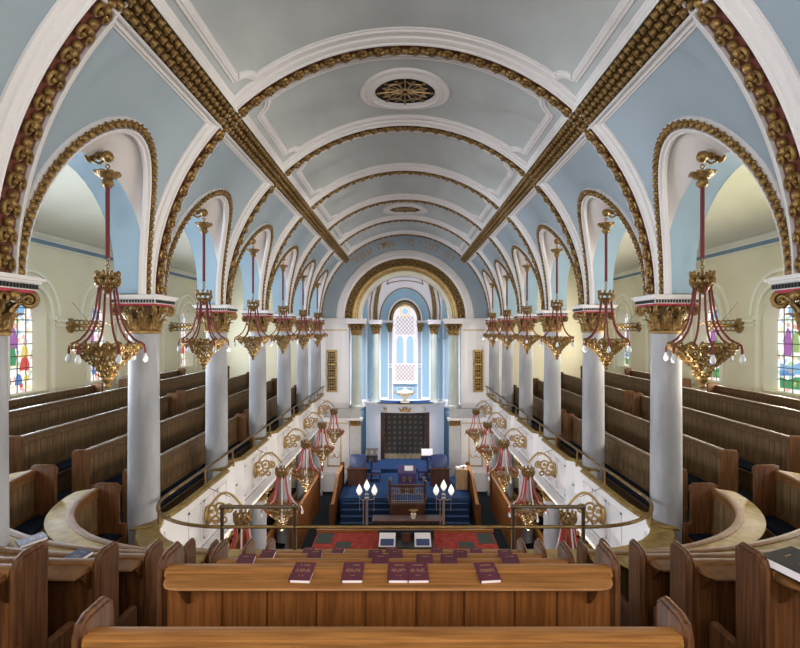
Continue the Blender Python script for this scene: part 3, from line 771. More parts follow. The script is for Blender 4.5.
def rowbooks(i, xs, rowname, dz=-.012):
    Dd = ROWD[i]-.165
    for n, x in enumerate(xs):
        book(x, 550, Dd, EYE+CAPS[i]+dz, 'small maroon book on %s, %s from the left' % (rowname, ORD[n]), 'maroon books on the farther desks', rot=random.uniform(-.08,.08), tilt=.12, lines=False, letter=True)
rowbooks(3, [243, 379.5, 425.7, 449.6, 513], 'the desk just beyond the large oak desk')
rowbooks(2, [265, 313.5, 375.6, 396.6, 460.6, 508], 'the second desk beyond the large oak desk')
rowbooks(1, [306.5, 336.6, 392, 437, 477.7], 'the third desk beyond the large oak desk')
for n, x in enumerate([353.5, 382.5, 408, 448.8, 484.5]):
    book(x, 547, 7.66, EYE-3.335, 'tiny maroon book on the gallery front desk, %s from the left' % ORD[n], 'maroon books on the gallery front desk', tilt=-.1, w=.15, h=.2, lines=False)
p = P(88, 547, 5.2)
def bookat(px, py, Dd, label, **k): return book(px, py, Dd, 0, label, None, xyz=P(px, py, Dd), **k)

# ------------------------------------------------------------------ end wall and chancel arch
b = MB(); mp = lambda u, z, d: (u, YEND+d, z)
ARC = 3.2
zt = EYE+6.2
n = 40
for sg in (-1, 1):
    b.add([(sg*3.06,YEND,0),(sg*5.2,YEND,0),(sg*5.2,YEND,SP),(sg*3.06,YEND,SP)], [(0,1,2,3)], 1)
inn = [(3.0*math.cos(PI*i/n), YEND, SP+3.0*math.sin(PI*i/n)) for i in range(n+1)]; outr = [(4.9*math.cos(PI*i/n), YEND, SP+4.9*math.sin(PI*i/n)) for i in range(n+1)]
b.loft([inn, outr], mi=0)
for sg in (-1, 1): b.add([(sg*XA1,YEND+.5,0),(sg*XW,YEND+.5,0),(sg*XW,YEND+.5,EYE+4.3),(sg*XA1,YEND+.5,EYE+4.3)], [(0,1,2,3)], 2)
endw = struct(b.build('wall_end', ['vault', 'panelwhite', 'cream'], smooth=0, fixn=False))
def ringsweep(name, r, prof, m, y=YEND, parent=endw, zc=SP, n=56, smooth=40):
    q = MB(); pts = [(r*math.cos(PI*i/n), y, zc+r*math.sin(PI*i/n)) for i in range(n+1)]
    q.sweep(pts, [(0,-1,0)]*(n+1), prof, sgn=1); return q.build(name, m, parent, smooth=smooth)
# t x n for this path points outward or inward consistently: profile b is radial
ringsweep('arch_moulding', 3.42, [(-.24,0),(-.24,.10),(-.18,.16),(-.08,.16),(-.04,.12),(.05,.12),(.08,.08),(.16,.08),(.22,.04),(.24,0)], 'white')
ringsweep('arch_band_ground', 3.03, [(-.19,-.05),(-.19,.05),(.19,.05),(.19,-.05)], 'brownback')
ringsweep('arch_gilt_roll', 2.70, [(-.16,-.1),(-.15,.0),(-.10,.04),(-.06,.02),(0,.08),(.06,.09),(.12,.05),(.15,0)], 'goldlight')
ringsweep('arch_cream_band', 2.43, [(-.11,-.3),(-.11,-.12),(-.05,-.08),(.08,-.06),(.12,-.1)], 'creamlight')
q = MB(); q.loft([[(2.33*math.cos(PI*i/40), y, SP+2.33*math.sin(PI*i/40)) for i in range(41)] for y in (YEND+.1, YEND+.9)]); q.build('arch_soffit', 'apsewhite', endw, smooth=60, fixn=False)
ringsweep('arch_gold_line', 2.33, [(-.03,0),(-.03,.04),(.03,.04),(.03,0)], 'goldlight', y=YEND+.9)
q = MB()
for i in range(28):
    a = PI*(i+.5)/28; c = (3.03*math.cos(a), YEND-.08, SP+3.03*math.sin(a)); q.torus(c, .13, .034, (0,1,0), 12, 5); q.ball(c, (.05,.03,.05), 6, 4)
q.build('arch_gilt_rings', 'gold', endw, smooth=60, fixn=False)
# Hebrew inscription over the arch
def glyph(ch, size):
    if ch == 'ד':
        g = MB(); g.box(-.25*size, .25*size, .51*size, .59*size, -.006, .006); g.box(.07*size, .16*size, 0, .51*size, -.006, .006); return [Vector(v) for v in g.v], g.f
    c = bpy.data.curves.new('t', 'FONT'); c.body = ch; c.size = size; c.extrude = .006; c.align_x = 'CENTER'
    o = bpy.data.objects.new('t', c); C.objects.link(o); bpy.context.view_layer.update()
    m = o.evaluated_get(bpy.context.evaluated_depsgraph_get()).to_mesh()
    vs = [v.co.copy() for v in m.vertices]; fs = [tuple(p_.vertices) for p_ in m.polygons]
    o.evaluated_get(bpy.context.evaluated_depsgraph_get()).to_mesh_clear(); bpy.data.objects.remove(o); return vs, fs
q = MB(); words_ = ['דע', 'לפני', 'מי', 'אתה', 'עומד']; cen = [54.5, 72.3, 87.5, 104.5, 124.5]   # degrees from the right
for w_, ce in zip(words_, cen):
    n = len(w_)
    for j, ch in enumerate(w_):
        a = math.radians(ce+(j-(n-1)/2)*4.3); vs, fs = glyph(ch, .56); rr = 3.86
        o = Vector((rr*math.cos(a), YEND-.02, SP+rr*math.sin(a))); ux = Vector((math.sin(a), 0, -math.cos(a))); uz = Vector((math.cos(a), 0, math.sin(a)))
        q.add([o+ux*v.x+uz*v.y+Vector((0,-v.z,0)) for v in vs], fs)
q.build('inscription', 'goldlight', endw, smooth=0, fixn=False)
# wall mouldings, pilasters, lower storey
q = MB()
for sg in (-1, 1):
    q.box(sg*2.9, sg*4.75, YEND-.12, YEND, SP-.10, SP+.02); q.box(sg*3.0, sg*4.75, YEND-.06, YEND, SP-.18, SP-.10)
    q.box(sg*3.0, sg*4.4, YEND-.30, YEND, EYE-4.72, EYE-4.60); q.box(sg*3.0, sg*4.4, YEND-.22, YEND, EYE-4.85, EYE-4.72)
    q.box(sg*3.0, sg*4.3, YEND-.12, YEND, EYE-8.5, EYE-7.6); q.box(sg*3.0, sg*4.3, YEND-.17, YEND, EYE-7.62, EYE-7.5)
    q.box(sg*2.96, sg*3.06, YEND-.02, YEND+.5, 0, SP)
q.build('wall_moulding', 'panelwhite', endw, smooth=0)
q = MB()
for sg in (-1, 1):
    q.box(sg*3.07, sg*4.6, YEND-.03, YEND, EYE-.03, EYE+.02)
    for (x0, x1, z0, z1) in ((3.35,4.1,EYE-7.2,EYE-5.2),):
        for a, c_, e, f in ((x0,x1,z0,z0+.06),(x0,x1,z1-.06,z1),(x0,x0+.06,z0,z1),(x1-.06,x1,z0,z1)): q.box(sg*a, sg*c_, YEND-.05, YEND, e, f)
    q.box(sg*3.0, sg*4.35, YEND-.24, YEND-.2, EYE-4.90, EYE-4.86)
q.build('gilt_trim', 'goldlight', endw, smooth=0)
q = MB()
for sg in (-1, 1):
    q.box(sg*2.35, sg*4.45, YEND-.34, YEND+.3, EYE-4.60, EYE-4.12)
q.build('grey_plinth', 'greystone', endw, smooth=0)
for sg in (-1, 1):
    side = 'left' if sg < 0 else 'right'
    c = (sg*2.56, YEND+.05, 0)
    t = thing('arch_column', 'tall grey green column with gilt capital at the %s side of the great arch' % side, 'column', (c[0], c[1], EYE-4.12), 'columns of the great arch')
    q = MB(); q.lathe([(.36,EYE-4.12),(.36,EYE-4.0),(.30,EYE-3.95),(.285,EYE-3.8),(.26,EYE-.25)], c, 28); q.build('shaft', 'greenmarble', t)
    q = MB(); capital_mesh(q, (c[0], c[1], EYE-.25), .25, .60); q.build('capital', ['gold', 'brownback'], t, smooth=60, fixn=False)
    q = MB(); q.box(c[0]-.45, c[0]+.45, c[1]-.4, c[1]+.4, SP-.27, SP-.10); q.box(c[0]-.5, c[0]+.5, c[1]-.45, c[1]+.45, SP-.10, SP); q.build('abacus', 'white', t)
    t = thing('pilaster', 'grey square pilaster with small gilt capital under the %s arch column' % side, 'pilaster', (sg*2.6, YEND-.1, 0), 'pilasters below the great arch')
    q = MB(); q.box(sg*2.32, sg*2.88, YEND-.30, YEND-.01, 0, EYE-5.0); q.build('shaft', 'greystone', t)
    q = MB(); q.box(sg*2.30, sg*2.90, YEND-.33, YEND-.01, EYE-5.02, EYE-4.98)
    for j in range(4):
        x = sg*(2.36+.14*j+.04); q.loft([[(x-.06,YEND-.31,EYE-4.98),(x,YEND-.34,EYE-4.98),(x+.06,YEND-.31,EYE-4.98)],[(x-.065,YEND-.33,EYE-4.80),(x,YEND-.38,EYE-4.80),(x+.065,YEND-.33,EYE-4.80)],[(x-.05,YEND-.40,EYE-4.70),(x,YEND-.44,EYE-4.70),(x+.05,YEND-.40,EYE-4.70)]])
    q.box(sg*2.32, sg*2.88, YEND-.31, YEND-.01, EYE-4.98, EYE-4.72); q.build('capital', 'gold', t, fixn=False)
    q = MB(); q.box(sg*2.22, sg*3.05, YEND-.42, YEND-.01, EYE-4.72, EYE-4.60); q.build('cornice_block', 'white', t)
    # gilded wall grille
    t = thing('wall_grille', 'tall gilded pierced grille of three squares on the white wall %s of the arch' % side, 'grille', (sg*3.86, YEND-.03, EYE-3.3), 'gilded wall grilles')
    x0, x1 = sg*3.60, sg*4.12; zz = EYE-3.22; hh = 2.12
    q = MB(); q.box(x0, x1, YEND-.05, YEND-.02, zz, zz+hh); q.build('backing', 'grille', t)
    q = MB(); xa, xb = min(x0, x1), max(x0, x1)
    q.box(xa, xa+.07, YEND-.09, YEND-.02, zz, zz+hh); q.box(xb-.07, xb, YEND-.09, YEND-.02, zz, zz+hh)
    for j in range(4): z = zz+hh*j/3; q.box(xa, xb, YEND-.09, YEND-.02, z-.05, z+.05)
    q.build('gilt_frame', 'goldlight', t, smooth=0)
    q = MB()
    for j in range(3):
        cz = zz+hh*(j+.5)/3; cx = (xa+xb)/2
        for u in (-.12, 0, .12):
            q.box(cx+u-.012, cx+u+.012, YEND-.075, YEND-.05, cz-.30, cz+.30)
        for u in (-.2, -.07, .07, .2): q.box(xa+.06, xb-.06, YEND-.075, YEND-.05, cz+u-.012, cz+u+.012)
        q.torus((cx, YEND-.07, cz), .13, .016, (0,1,0), 12, 4)
    q.build('gilt_lattice', 'goldlight', t, smooth=0)
    # two-branch candle bracket on lower wall
    t = thing('wall_candle_bracket', 'small gilt two-armed candle bracket on the lower white wall, %s of the platform' % side, 'wall light', (sg*3.72, YEND-.05, EYE-6.6), 'gilt candle brackets')
    q = MB(); c0 = Vector((sg*3.72, YEND-.06, EYE-6.6)); q.ball(c0, (.06,.04,.1), 8, 6)
    for s in (-1, 1): q.tube([c0, c0+Vector((s*.12,-.08,-.12)), c0+Vector((s*.25,-.1,-.06)), c0+Vector((s*.27,-.1,.08))], .018, 6)
    q.build('arms', 'goldlight', t)
    for s in (-1, 1):
        q = MB(); q.lathe([(.022,0),(.022,.16),(.012,.18)], c0+Vector((s*.27,-.1,.08)), 8); q.build('candle', 'ivory', t)
    # fire extinguisher
    fx = -4.42 if sg < 0 else 4.40
    t = thing('fire_extinguisher', 'red fire extinguisher hanging low at the far %s corner of the nave' % side, 'fire extinguisher', (fx, YEND-.25, EYE-7.45), 'fire extinguishers')
    q = MB(); q.lathe([(.11,EYE-7.45),(.125,EYE-7.40),(.125,EYE-6.98),(.09,EYE-6.88),(.04,EYE-6.84)], (fx, YEND-.25, 0), 16); q.build('cylinder', 'fire', t)
    q = MB(); q.lathe([(.04,EYE-6.84),(.05,EYE-6.80),(.03,EYE-6.74)], (fx, YEND-.25, 0), 10); q.box(fx-.12, fx+.05, YEND-.27, YEND-.23, EYE-6.77, EYE-6.74); q.tube([(fx+.03,YEND-.25,EYE-6.8),(fx+.15,YEND-.27,EYE-6.9),(fx+.15,YEND-.27,EYE-7.2)], .015, 6); q.build('valve', 'blackpaint', t)

# apse
AC = (0, 29.6); AR_ = 3.25
b = MB(); n = 48
WHW = .80
def apt(a, z, r=AR_): return (r*math.sin(a), AC[1]+r*math.cos(a), z)
angs = [-PI/2+PI*i/n for i in range(n+1)]
aw = math.asin(WHW/AR_)
A1 = [a for a in angs if a < -aw]+[-aw]; A2 = [-a for a in A1[::-1]]
for A in (A1, A2): b.loft([[apt(a, 0) for a in A], [apt(a, SP) for a in A]])
mid = [-aw+2*aw*i/8 for i in range(9)]
b.loft([[apt(a, 0) for a in mid], [apt(a, EYE-3.25) for a in mid]])
for sg in (-1, 1): b.add([(sg*3.06,YEND+.3,0),(sg*AR_,AC[1],0),(sg*AR_,AC[1],SP),(sg*3.06,YEND+.3,SP)], [(0,1,2,3)])
apse = struct(b.build('wall_apse', 'skyblue', smooth=40, fixn=False))
for sg in (-1, 1):
    g = MB(); widx += 1; xx = lambda y: sg*(3.06+(y-YEND-.3)/(AC[1]-YEND-.3)*(AR_-3.06)-.02)
    g.add([(xx(28.4),28.4,EYE-3.3),(xx(29.2),29.2,EYE-3.3),(xx(29.2),29.2,EYE+.1),(xx(28.4),28.4,EYE+.1)], [(0,1,2,3)])
    wn = struct(g.build('window_%d' % widx, 'apseglass', smooth=0, origin=Vector((sg*3.1,28.8,EYE-3.3)), fixn=False))
    g = MB()
    for z in (-3.3,-2.45,-1.6,-.75,.08): g.tube([(xx(28.4)-sg*.01,28.4,EYE+z),(xx(29.2)-sg*.01,29.2,EYE+z)], .02, 4)
    g.build('glazing_bars', 'apseglasslead', wn)
# semi dome
b = MB(); rows = []
for j in range(13):
    e = PI/2*j/12; rows.append([(AR_*math.cos(e)*math.sin(a), AC[1]+AR_*math.cos(e)*math.cos(a), SP+AR_*math.sin(e)) for a in angs])
b.loft(rows)
b.loft([[(AR_*math.cos(PI*i/40), YEND+.9-.0, SP+AR_*math.sin(PI*i/40)) for i in range(41)], [(AR_*math.cos(PI*i/40), AC[1], SP+AR_*math.sin(PI*i/40)) for i in range(41)]])
dome = struct(b.build('ceiling_apse', 'apsewhite', smooth=60, fixn=False))
def dome_pt(x, z, off=.03):
    r = AR_-off; zz = z-SP; d = max(0, r*r-x*x-zz*zz); return Vector((x, AC[1]+math.sqrt(d), z))
# painted blue lunette around the window head, drawn as a thin shell
def shell(name, inner, outer, m, off=.04):
    q = MB(); q.loft([[dome_pt(x, z, off) for x, z in inner], [dome_pt((x+u)/2, (z+w_)/2, off) for (x, z), (u, w_) in zip(inner, outer)], [dome_pt(x, z, off) for x, z in outer]]); return q.build(name, m, dome, smooth=60, fixn=False)
arcp = lambda r, r2, n=32, a0=0, a1=PI: [(r*math.cos(a0+(a1-a0)*i/n), SP+r2*math.sin(a0+(a1-a0)*i/n)) for i in range(n+1)]
shell('blue_lunette', arcp(1.02, 1.05), arcp(1.52, 1.92), 'skyblue')
def dtube(name, pts, r, m, off=.04):
    q = MB(); q.tube([dome_pt(x, z, off) for x, z in pts], r, 6); return q.build(name, m, dome, smooth=60)
dtube('gilt_line', arcp(1.54, 1.95), .03, 'gold')
for s in (-1, 1):
    shell('gilt_rib', [(s*(1.68+.0), SP), (s*1.66, SP+.8), (s*1.56, SP+1.5), (s*1.36, SP+2.2), (s*1.15, SP+2.75)], [(s*1.92, SP), (s*1.90, SP+.8), (s*1.79, SP+1.5), (s*1.57, SP+2.2), (s*1.33, SP+2.72)], 'gold')
    dtube('gilt_line', [(s*2.10, SP), (s*2.10, SP+.8), (s*2.02, SP+1.25), (s*1.9, SP+1.8)], .03, 'gold')
    shell('blue_panel', [(s*2.25, SP), (s*2.23, SP+.8), (s*2.18, SP+1.2)], [(s*2.9, SP), (s*2.8, SP+.8), (s*2.6, SP+1.2)], 'skyblue')
dtube('gilt_line', [(-1.08,SP+2.12),(-.95,SP+2.50),(-.78,SP+2.72)], .025, 'gold'); dtube('gilt_line', [(1.08,SP+2.12),(.95,SP+2.50),(.78,SP+2.72)], .025, 'gold')
dtube('gilt_line', [(-1.08,SP+2.12)]+[(-.9+1.8*i/10, SP+2.22+.14*math.sin(PI*i/10)) for i in range(11)]+[(1.08,SP+2.12)], .025, 'gold')
shell('blue_panel', [(-.72,SP+2.48),(0,SP+2.54),(.72,SP+2.48)], [(-.56,SP+2.72),(0,SP+2.80),(.56,SP+2.72)], 'skyblue')
# entablature ring inside apse, dado, white strips
b = MB(); A = [a for a in angs if a <= -aw-.04]
for sgn_ in (1, -1):
    AA = [sgn_*a for a in A]
    b.sweep([apt(a, SP-.06) for a in AA], [(-math.sin(a),-math.cos(a),0) for a in AA], [(-.10,0),(-.10,.10),(-.02,.16),(.06,.22),(.06,0)], sgn=-sgn_)
    b.loft([[apt(a, EYE-4.6, AR_-.12) for a in AA], [apt(a, EYE-4.2, AR_-.12) for a in AA], [apt(a, EYE-4.15, AR_-.0) for a in AA]])
    for a in (1.30, 1.08, .80, .50): 
        for da in (-.03, .03):
            pass
        b.sweep([apt(sgn_*a, EYE-4.2), apt(sgn_*a, SP-.1)], [(-sgn_*math.sin(a),-math.cos(a),0)]*2, [(-.07,0),(-.07,.03),(.07,.03),(.07,0)])
b.build('white_moulding', 'apsewhite', apse)
# central window
YW = AC[1]+AR_*math.cos(aw)
g = MB(); wr = .74; out = [(-wr, YW-.02, EYE-3.25)]+[(-wr*math.cos(PI*i/24), YW-.02, SP+wr*1.55*math.sin(PI*i/24)) for i in range(25)]+[(wr, YW-.02, EYE-3.25)]
g.add(out, [tuple(range(len(out)))]); widx += 1
win = struct(g.build('window_%d' % widx, 'apseglass', smooth=0, origin=Vector((0,YW,EYE-3.25)), fixn=False))
q = MB()
for s in (-1, 1): q.prism([(s*.10,YW-.04,EYE-2.05),(s*.52,YW-.04,EYE-2.05),(s*.52,YW-.04,EYE-.70),(s*.45,YW-.04,EYE-.45),(s*.31,YW-.04,EYE-.35),(s*.17,YW-.04,EYE-.45),(s*.10,YW-.04,EYE-.70)], (0,-.02,0))
q.build('pale_blue_light', 'apseglassblue', win, smooth=0)
q = MB(); q.torus((0,YW-.05,SP+.55), .30, .03, (0,1,0), 20, 5)
for i in range(12):
    a = 2*PI*i/12; q.ball((.30*math.cos(a), YW-.05, SP+.55+.30*math.sin(a)), .055, 6, 4)
for x in (-.62, .62):
    for j in range(8): q.ball((x, YW-.05, EYE-2.9+.45*j), .04, 6, 4)
q.build('amber_studs', 'apseglassgold', win)
q = MB(); q.ball((0,YW-.05,SP+.55), (.2,.02,.2), 12, 6); q.build('blue_rosette', 'apseglassblue', win)
q = MB()
for z0, z1 in ((EYE-.28, SP+.25), (EYE-3.1, EYE-2.15)):
    for s in (-1, 1):
        for j in range(-6, 7):
            x0 = j*.22; h = z1-z0; a = (x0, z0); e = (x0+s*h*.85, z1)
            # clip to window width
            pts = []
            for u in range(11):
                x = a[0]+(e[0]-a[0])*u/10; z = a[1]+(e[1]-a[1])*u/10
                if abs(x) < .60: pts.append((x, YW-.045, z))
            if len(pts) > 1: q.tube([pts[0], pts[-1]], .014, 4)
q.build('lattice_lead', 'apseglasslead', win)
q = MB(); n = 30
def warch(r, prof, m, nm):
    q = MB(); pts = [(r*math.cos(PI*i/n), YW-.05, SP+r*1.28*math.sin(PI*i/n)) for i in range(n+1)]; q.sweep(pts, [(0,-1,0)]*(n+1), prof); return q.build(nm, m, win)
warch(.80, [(-.06,0),(-.06,.12),(.06,.12),(.06,0)], 'gold', 'gilt_arch_band'); warch(.92, [(-.06,0),(-.06,.15),(.06,.15),(.06,0)], 'brownback', 'arch_ground'); warch(1.02, [(-.05,0),(-.05,.2),(.05,.2),(.05,0)], 'white', 'white_arch_band')
q = MB()
for s in (-1, 1):
    for x0, x1 in ((.74,.80),(1.0,1.06)): q.box(s*x0, s*x1, YW-.14, YW-.02, EYE-4.4, SP-.5)
    q.torus((s*.90,YW-.14,EYE-2.2), .10, .03, (0,1,0), 16, 5)
q.build('white_frame', 'apsewhite', win)
q = MB()
for s in (-1, 1): q.box(s*.80, s*1.0, YW-.10, YW-.02, EYE-4.3, EYE-.1)
q.build('grey_strip', 'vault', win, smooth=0)
q = MB()
for a, c_, e, f in ((-.5,.5,EYE-3.95,EYE-3.92),(-.5,.5,EYE-3.55,EYE-3.52),(-.5,-.47,EYE-3.95,EYE-3.52),(.47,.5,EYE-3.95,EYE-3.52)): q.box(a, c_, YW-.0, YW-.03+.0, e, f)
q.box(-.74, .74, YW-.1, YW+.05, EYE-3.32, EYE-3.24); q.build('dado_panel', 'apsewhite', win, smooth=0)
for s in (-1, 1):
    side = 'left' if s < 0 else 'right'
    for (x, y, r_, nm) in ((s*1.72, 31.2, .20, 'slim green column with gilt capital in the apse, %s of the bright window'), (s*.90, YW-.35, .0, '')):
        if not nm: continue
        t = thing('apse_column', nm % side, 'column', (x, y, EYE-4.2), 'columns inside the apse')
        q = MB(); q.lathe([(.30,EYE-4.35),(.30,EYE-4.2),(.24,EYE-4.1),(r_+.02,EYE-4.0),(r_,EYE-.2)], (x, y, 0), 24); q.build('shaft', 'greenmarble', t)
        q = MB(); capital_mesh(q, (x, y, EYE-.2), .19, .55); q.build('capital', ['gold', 'brownback'], t, smooth=60, fixn=False)
        q = MB(); q.box(x-.36, x+.36, y-.3, y+.3, EYE+.35, EYE+.5); q.box(x-.40, x+.40, y-.34, y+.34, EYE+.5, EYE+.60); q.build('abacus', 'white', t)
    t = thing('window_capital', 'small gilt capital at the %s shoulder of the bright apse window' % side, 'capital', (s*.90, YW-.1, EYE-.1), 'capitals beside the apse window')
    q = MB(); x = s*.92; q.loft([[(x-.12,YW-.2,EYE-.1),(x+.12,YW-.2,EYE-.1),(x+.12,YW-.02,EYE-.1),(x-.12,YW-.02,EYE-.1)],[(x-.14,YW-.24,EYE+.25),(x+.14,YW-.24,EYE+.25),(x+.14,YW-.02,EYE+.25),(x-.14,YW-.02,EYE+.25)],[(x-.2,YW-.32,EYE+.45),(x+.2,YW-.32,EYE+.45),(x+.2,YW-.02,EYE+.45),(x-.2,YW-.02,EYE+.45)]], closed=True, caps=True)
    acanthus(q, (x, YW-.14, EYE-.1), .10, .19, .02, .42, 6, .07); q.build('leaf_body', 'gold', t, smooth=60, fixn=False)
    q = MB(); q.box(x-.26, x+.26, YW-.38, YW, EYE+.45, EYE+.58); q.build('abacus', 'white', t)

# ------------------------------------------------------------------ nave floor, platform, steps
b = MB(); b.add([(-XW,-2,0),(XW,-2,0),(XW,34,0),(-XW,34,0)], [(0,1,2,3)]); fl = struct(b.build('floor', 'darkcarpet', smooth=0))
ZP = EYE-7.66
b = MB(); b.box(-3.0, 3.0, 24.25, 33, .005, ZP); b.box(-2.6, 2.6, 28.4, 33, ZP, ZP+.20)
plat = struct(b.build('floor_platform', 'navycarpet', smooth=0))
b = MB()
for j in range(4): b.box(-2.82, 2.82, 22.85+j*.35, 24.25, .005+ZP/5*j, ZP/5*(j+1))
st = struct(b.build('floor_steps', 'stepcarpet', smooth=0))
b = MB()
for j in range(4): b.box(-2.82, 2.82, 22.845+j*.35, 22.90+j*.35, ZP/5*(j+1)-.012, ZP/5*(j+1)+.006)
b.box(-2.82, 2.82, 24.24, 24.30, ZP-.012, ZP+.006); b.build('pale_nosing', 'stepedge', st, smooth=0)
# bimah (reading platform) in front of the steps
BZ = EYE-7.9
b = MB(); b.box(-3.4, 3.4, 15, 20.7, .005, BZ); bim = struct(b.build('floor_bimah', 'redcarpet', smooth=0))
b = MB()
for s in (-1, 1):
    b.box(s*1.98, s*2.55, 19.2, 19.75, BZ+.001, BZ+.008); b.box(s*2.75, s*3.35, 19.6, 20.6, BZ+.001, BZ+.008)
b.build('grey_carpet_square', 'greycarpet', bim, smooth=0)
t = thing('platform_rail', 'long low oak rail edging the red carpet, beneath the two lamp standards', 'rail', (0, 20.8, 0))
b = MB(); b.box(-3.45, 3.45, 20.7, 20.92, BZ-.02, BZ+.10); b.build('top_board', 'woodx', t, smooth=0)
b = MB(); b.box(-3.4, 3.4, 20.76, 20.84, .005, BZ-.02); b.build('panel', 'woodz', t, smooth=0)
# partitions (box pew fronts) on either side
for s in (-1, 1):
    side = 'left' if s < 0 else 'right'
    for j, (xx, ya, yb, hh) in enumerate(((4.1, 19.2, 25.0, 1.70), (3.12, 22.6, 26.4, .95))):
        nm = ('long panelled oak pew front on the nave floor, %s side', 'stepped oak stair screen beside the blue steps, %s side')[j]
        t = thing('oak_screen', nm % side, 'screen', (s*xx, ya, 0))
        pth = straight_path((s*xx, ya), (s*xx, yb), (s, 0), 10); b = MB()
        pp = planks(pth, .38)
        lift = (lambda y: 0) if j == 0 else (lambda y: max(0, min(ZP, (y-22.8)*.5)))
        b.loft([[(x-nx*(.03-g), y, z+ (lift(y) if z > .1 else 0)) for z in (.01, hh-.04)] for x, y, nx, ny, g in pp]); b.loft([[(x+nx*(.03-g), y, z+(lift(y) if z > .1 else 0)) for z in (.01, hh-.04)] for x, y, nx, ny, g in pp])
        b.build('panelling', 'woodz', t, smooth=25, fixn=False)
        b = MB(); rows = [[(x+dx, y, hh-.05+dz+lift(y)) for dx, dz in ((-.06,0),(-.07,.05),(0,.075),(.07,.05),(.06,0))] for x, y, nx, ny in pth]; b.loft(rows, closed=True, caps=True); b.build('capping', 'woodx', t)
        for y in (ya, yb):
            b = MB(); b.box(s*xx-.10, s*xx+.10, y-.08, y+.08, .01, hh+.08+lift(y)); b.lathe([(.11,0),(.11,.03),(.04,.07)], (s*xx, y, hh+.08+lift(y)), 12); b.build('end_post', 'woodend', t)
    # lower pews below gallery
    for j, xx in enumerate((4.9, 5.9, 6.9)):
        fl_ = .01
        pth = straight_path((s*xx, 12.5), (s*xx, 26.0), (s, 0), 8)
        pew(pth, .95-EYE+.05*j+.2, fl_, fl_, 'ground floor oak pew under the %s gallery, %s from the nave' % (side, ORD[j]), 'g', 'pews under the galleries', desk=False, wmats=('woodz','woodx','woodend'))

# ------------------------------------------------------------------ ark, urn and platform furniture
t = thing('ark', 'white convex ark with dark patterned curtain and gilt crown below the apse window', 'ark', (0, 30.5, ZP+.2))
def arkx(a, r=3.3): return (r*math.sin(a), 33.4-r*math.cos(a)*1.0)
b = MB(); z0, z1 = ZP+.2, EYE-4.28
aD = math.asin(1.40/3.3); aE = math.asin(2.28/3.3)
for s in (-1, 1):
    A = [s*(aD+(aE-aD)*i/8) for i in range(9)]; b.loft([[(*arkx(a), z0) for a in A], [(*arkx(a), z1) for a in A]])
A = [-aE+2*aE*i/30 for i in range(31)]
b.loft([[(*arkx(a), EYE-4.72) for a in A], [(*arkx(a), z1) for a in A]])
b.loft([[(*arkx(a), z1) for a in A], [(x, 33.2, z1) for x, y in [arkx(a) for a in A]]])
for s in (-1, 1): b.add([(*arkx(s*aE), z0), (s*2.28, 33.0, z0), (s*2.28, 33.0, z1), (*arkx(s*aE), z1)], [(0,1,2,3)])
b.build('body', 'apsewhite', t, smooth=40, fixn=False)
b = MB(); b.sweep([(*arkx(a), z1) for a in A], [(0,0,1)]*31, [(-.02,-.12),(.05,-.11),(.05,-.05),(.12,-.03),(.14,.05),(-.02,.05)], sgn=1, closed=True); b.build('cornice', 'apsewhite', t)
b = MB(); b.sweep([(*arkx(a), z1+.055) for a in A], [(0,0,1)]*31, [(.10,0),(.145,0),(.145,.02),(.10,.02)], sgn=1, closed=True); b.build('gilt_line', 'goldlight', t)
b = MB(); b.loft([[(*arkx(a, 3.1), z1+.06) for a in A[4:-4]], [(x*.97, y+1.0, z1+.10) for x, y in [arkx(a, 3.1) for a in A[4:-4]]]]); b.build('blue_top_cloth', 'navycarpet', t, fixn=False)
yd = 30.55
b = MB()
for s in (-1, 1): b.box(s*1.30, s*1.44, yd-.1, yd+.25, z0, EYE-4.70); b.box(s*1.18, s*1.30, yd+.0, yd+.25, z0, EYE-4.80)
b.box(-1.44, 1.44, yd-.1, yd+.25, EYE-4.80, EYE-4.70); b.build('door_frame', 'mahogany', t, smooth=0)
b = MB(); rows = []
for i in range(97):
    x = -1.2+2.4*i/96; d = .035*math.sin(i*PI/3.0)+.02*math.sin(i*PI/7.3); rows.append([(x, yd+.12+d, z0+.30), (x, yd+.12+d*.7, EYE-5.7), (x, yd+.12+d*.3, EYE-4.8)])
b.loft(rows); b.build('curtain', 'brocade', t, smooth=60, fixn=False)
b = MB(); rows = []
for i in range(97):
    x = -1.2+2.4*i/96; d = .035*math.sin(i*PI/3.0)+.02*math.sin(i*PI/7.3); rows.append([(x, yd+.10+d*1.2, z0+.02), (x, yd+.11+d, z0+.31)])
b.loft(rows); b.build('curtain_fringe', 'fringe', t, smooth=60, fixn=False)
def arkface(x): a = math.asin(x/3.3); return 33.4-3.3*math.cos(a)-.02
b = MB()
for ch, x in (('ת', -1.12), ('כ', 1.10)):
    vs, fs = glyph(ch, .36); y = arkface(x)-.03; b.add([(x+v.x, y-v.z, EYE-4.64+v.y) for v in vs], fs)
b.build('letters', 'goldlight', t, smooth=0, fixn=False)
b = MB(); y = arkface(0)-.03; zc = EYE-4.64
b.prism([(-.26,y,zc),(.26,y,zc),(.33,y,zc+.20),(.17,y,zc+.12),(.10,y,zc+.24),(0,y,zc+.13),(-.10,y,zc+.24),(-.17,y,zc+.12),(-.33,y,zc+.20)], (0,-.05,0))
for x, z in ((-.33,.21),(.33,.21),(-.10,.25),(.10,.25),(0,.27)): b.ball((x, y-.02, zc+z), .035, 6, 4)
b.tube([(-.27,y-.05,zc+.03),(.27,y-.05,zc+.03)], .03, 6); b.build('crown_emblem', 'gold', t)
t = thing('urn', 'ivory and gold two-handled lidded urn standing on top of the ark', 'urn', (0, 30.6, z1+.06))
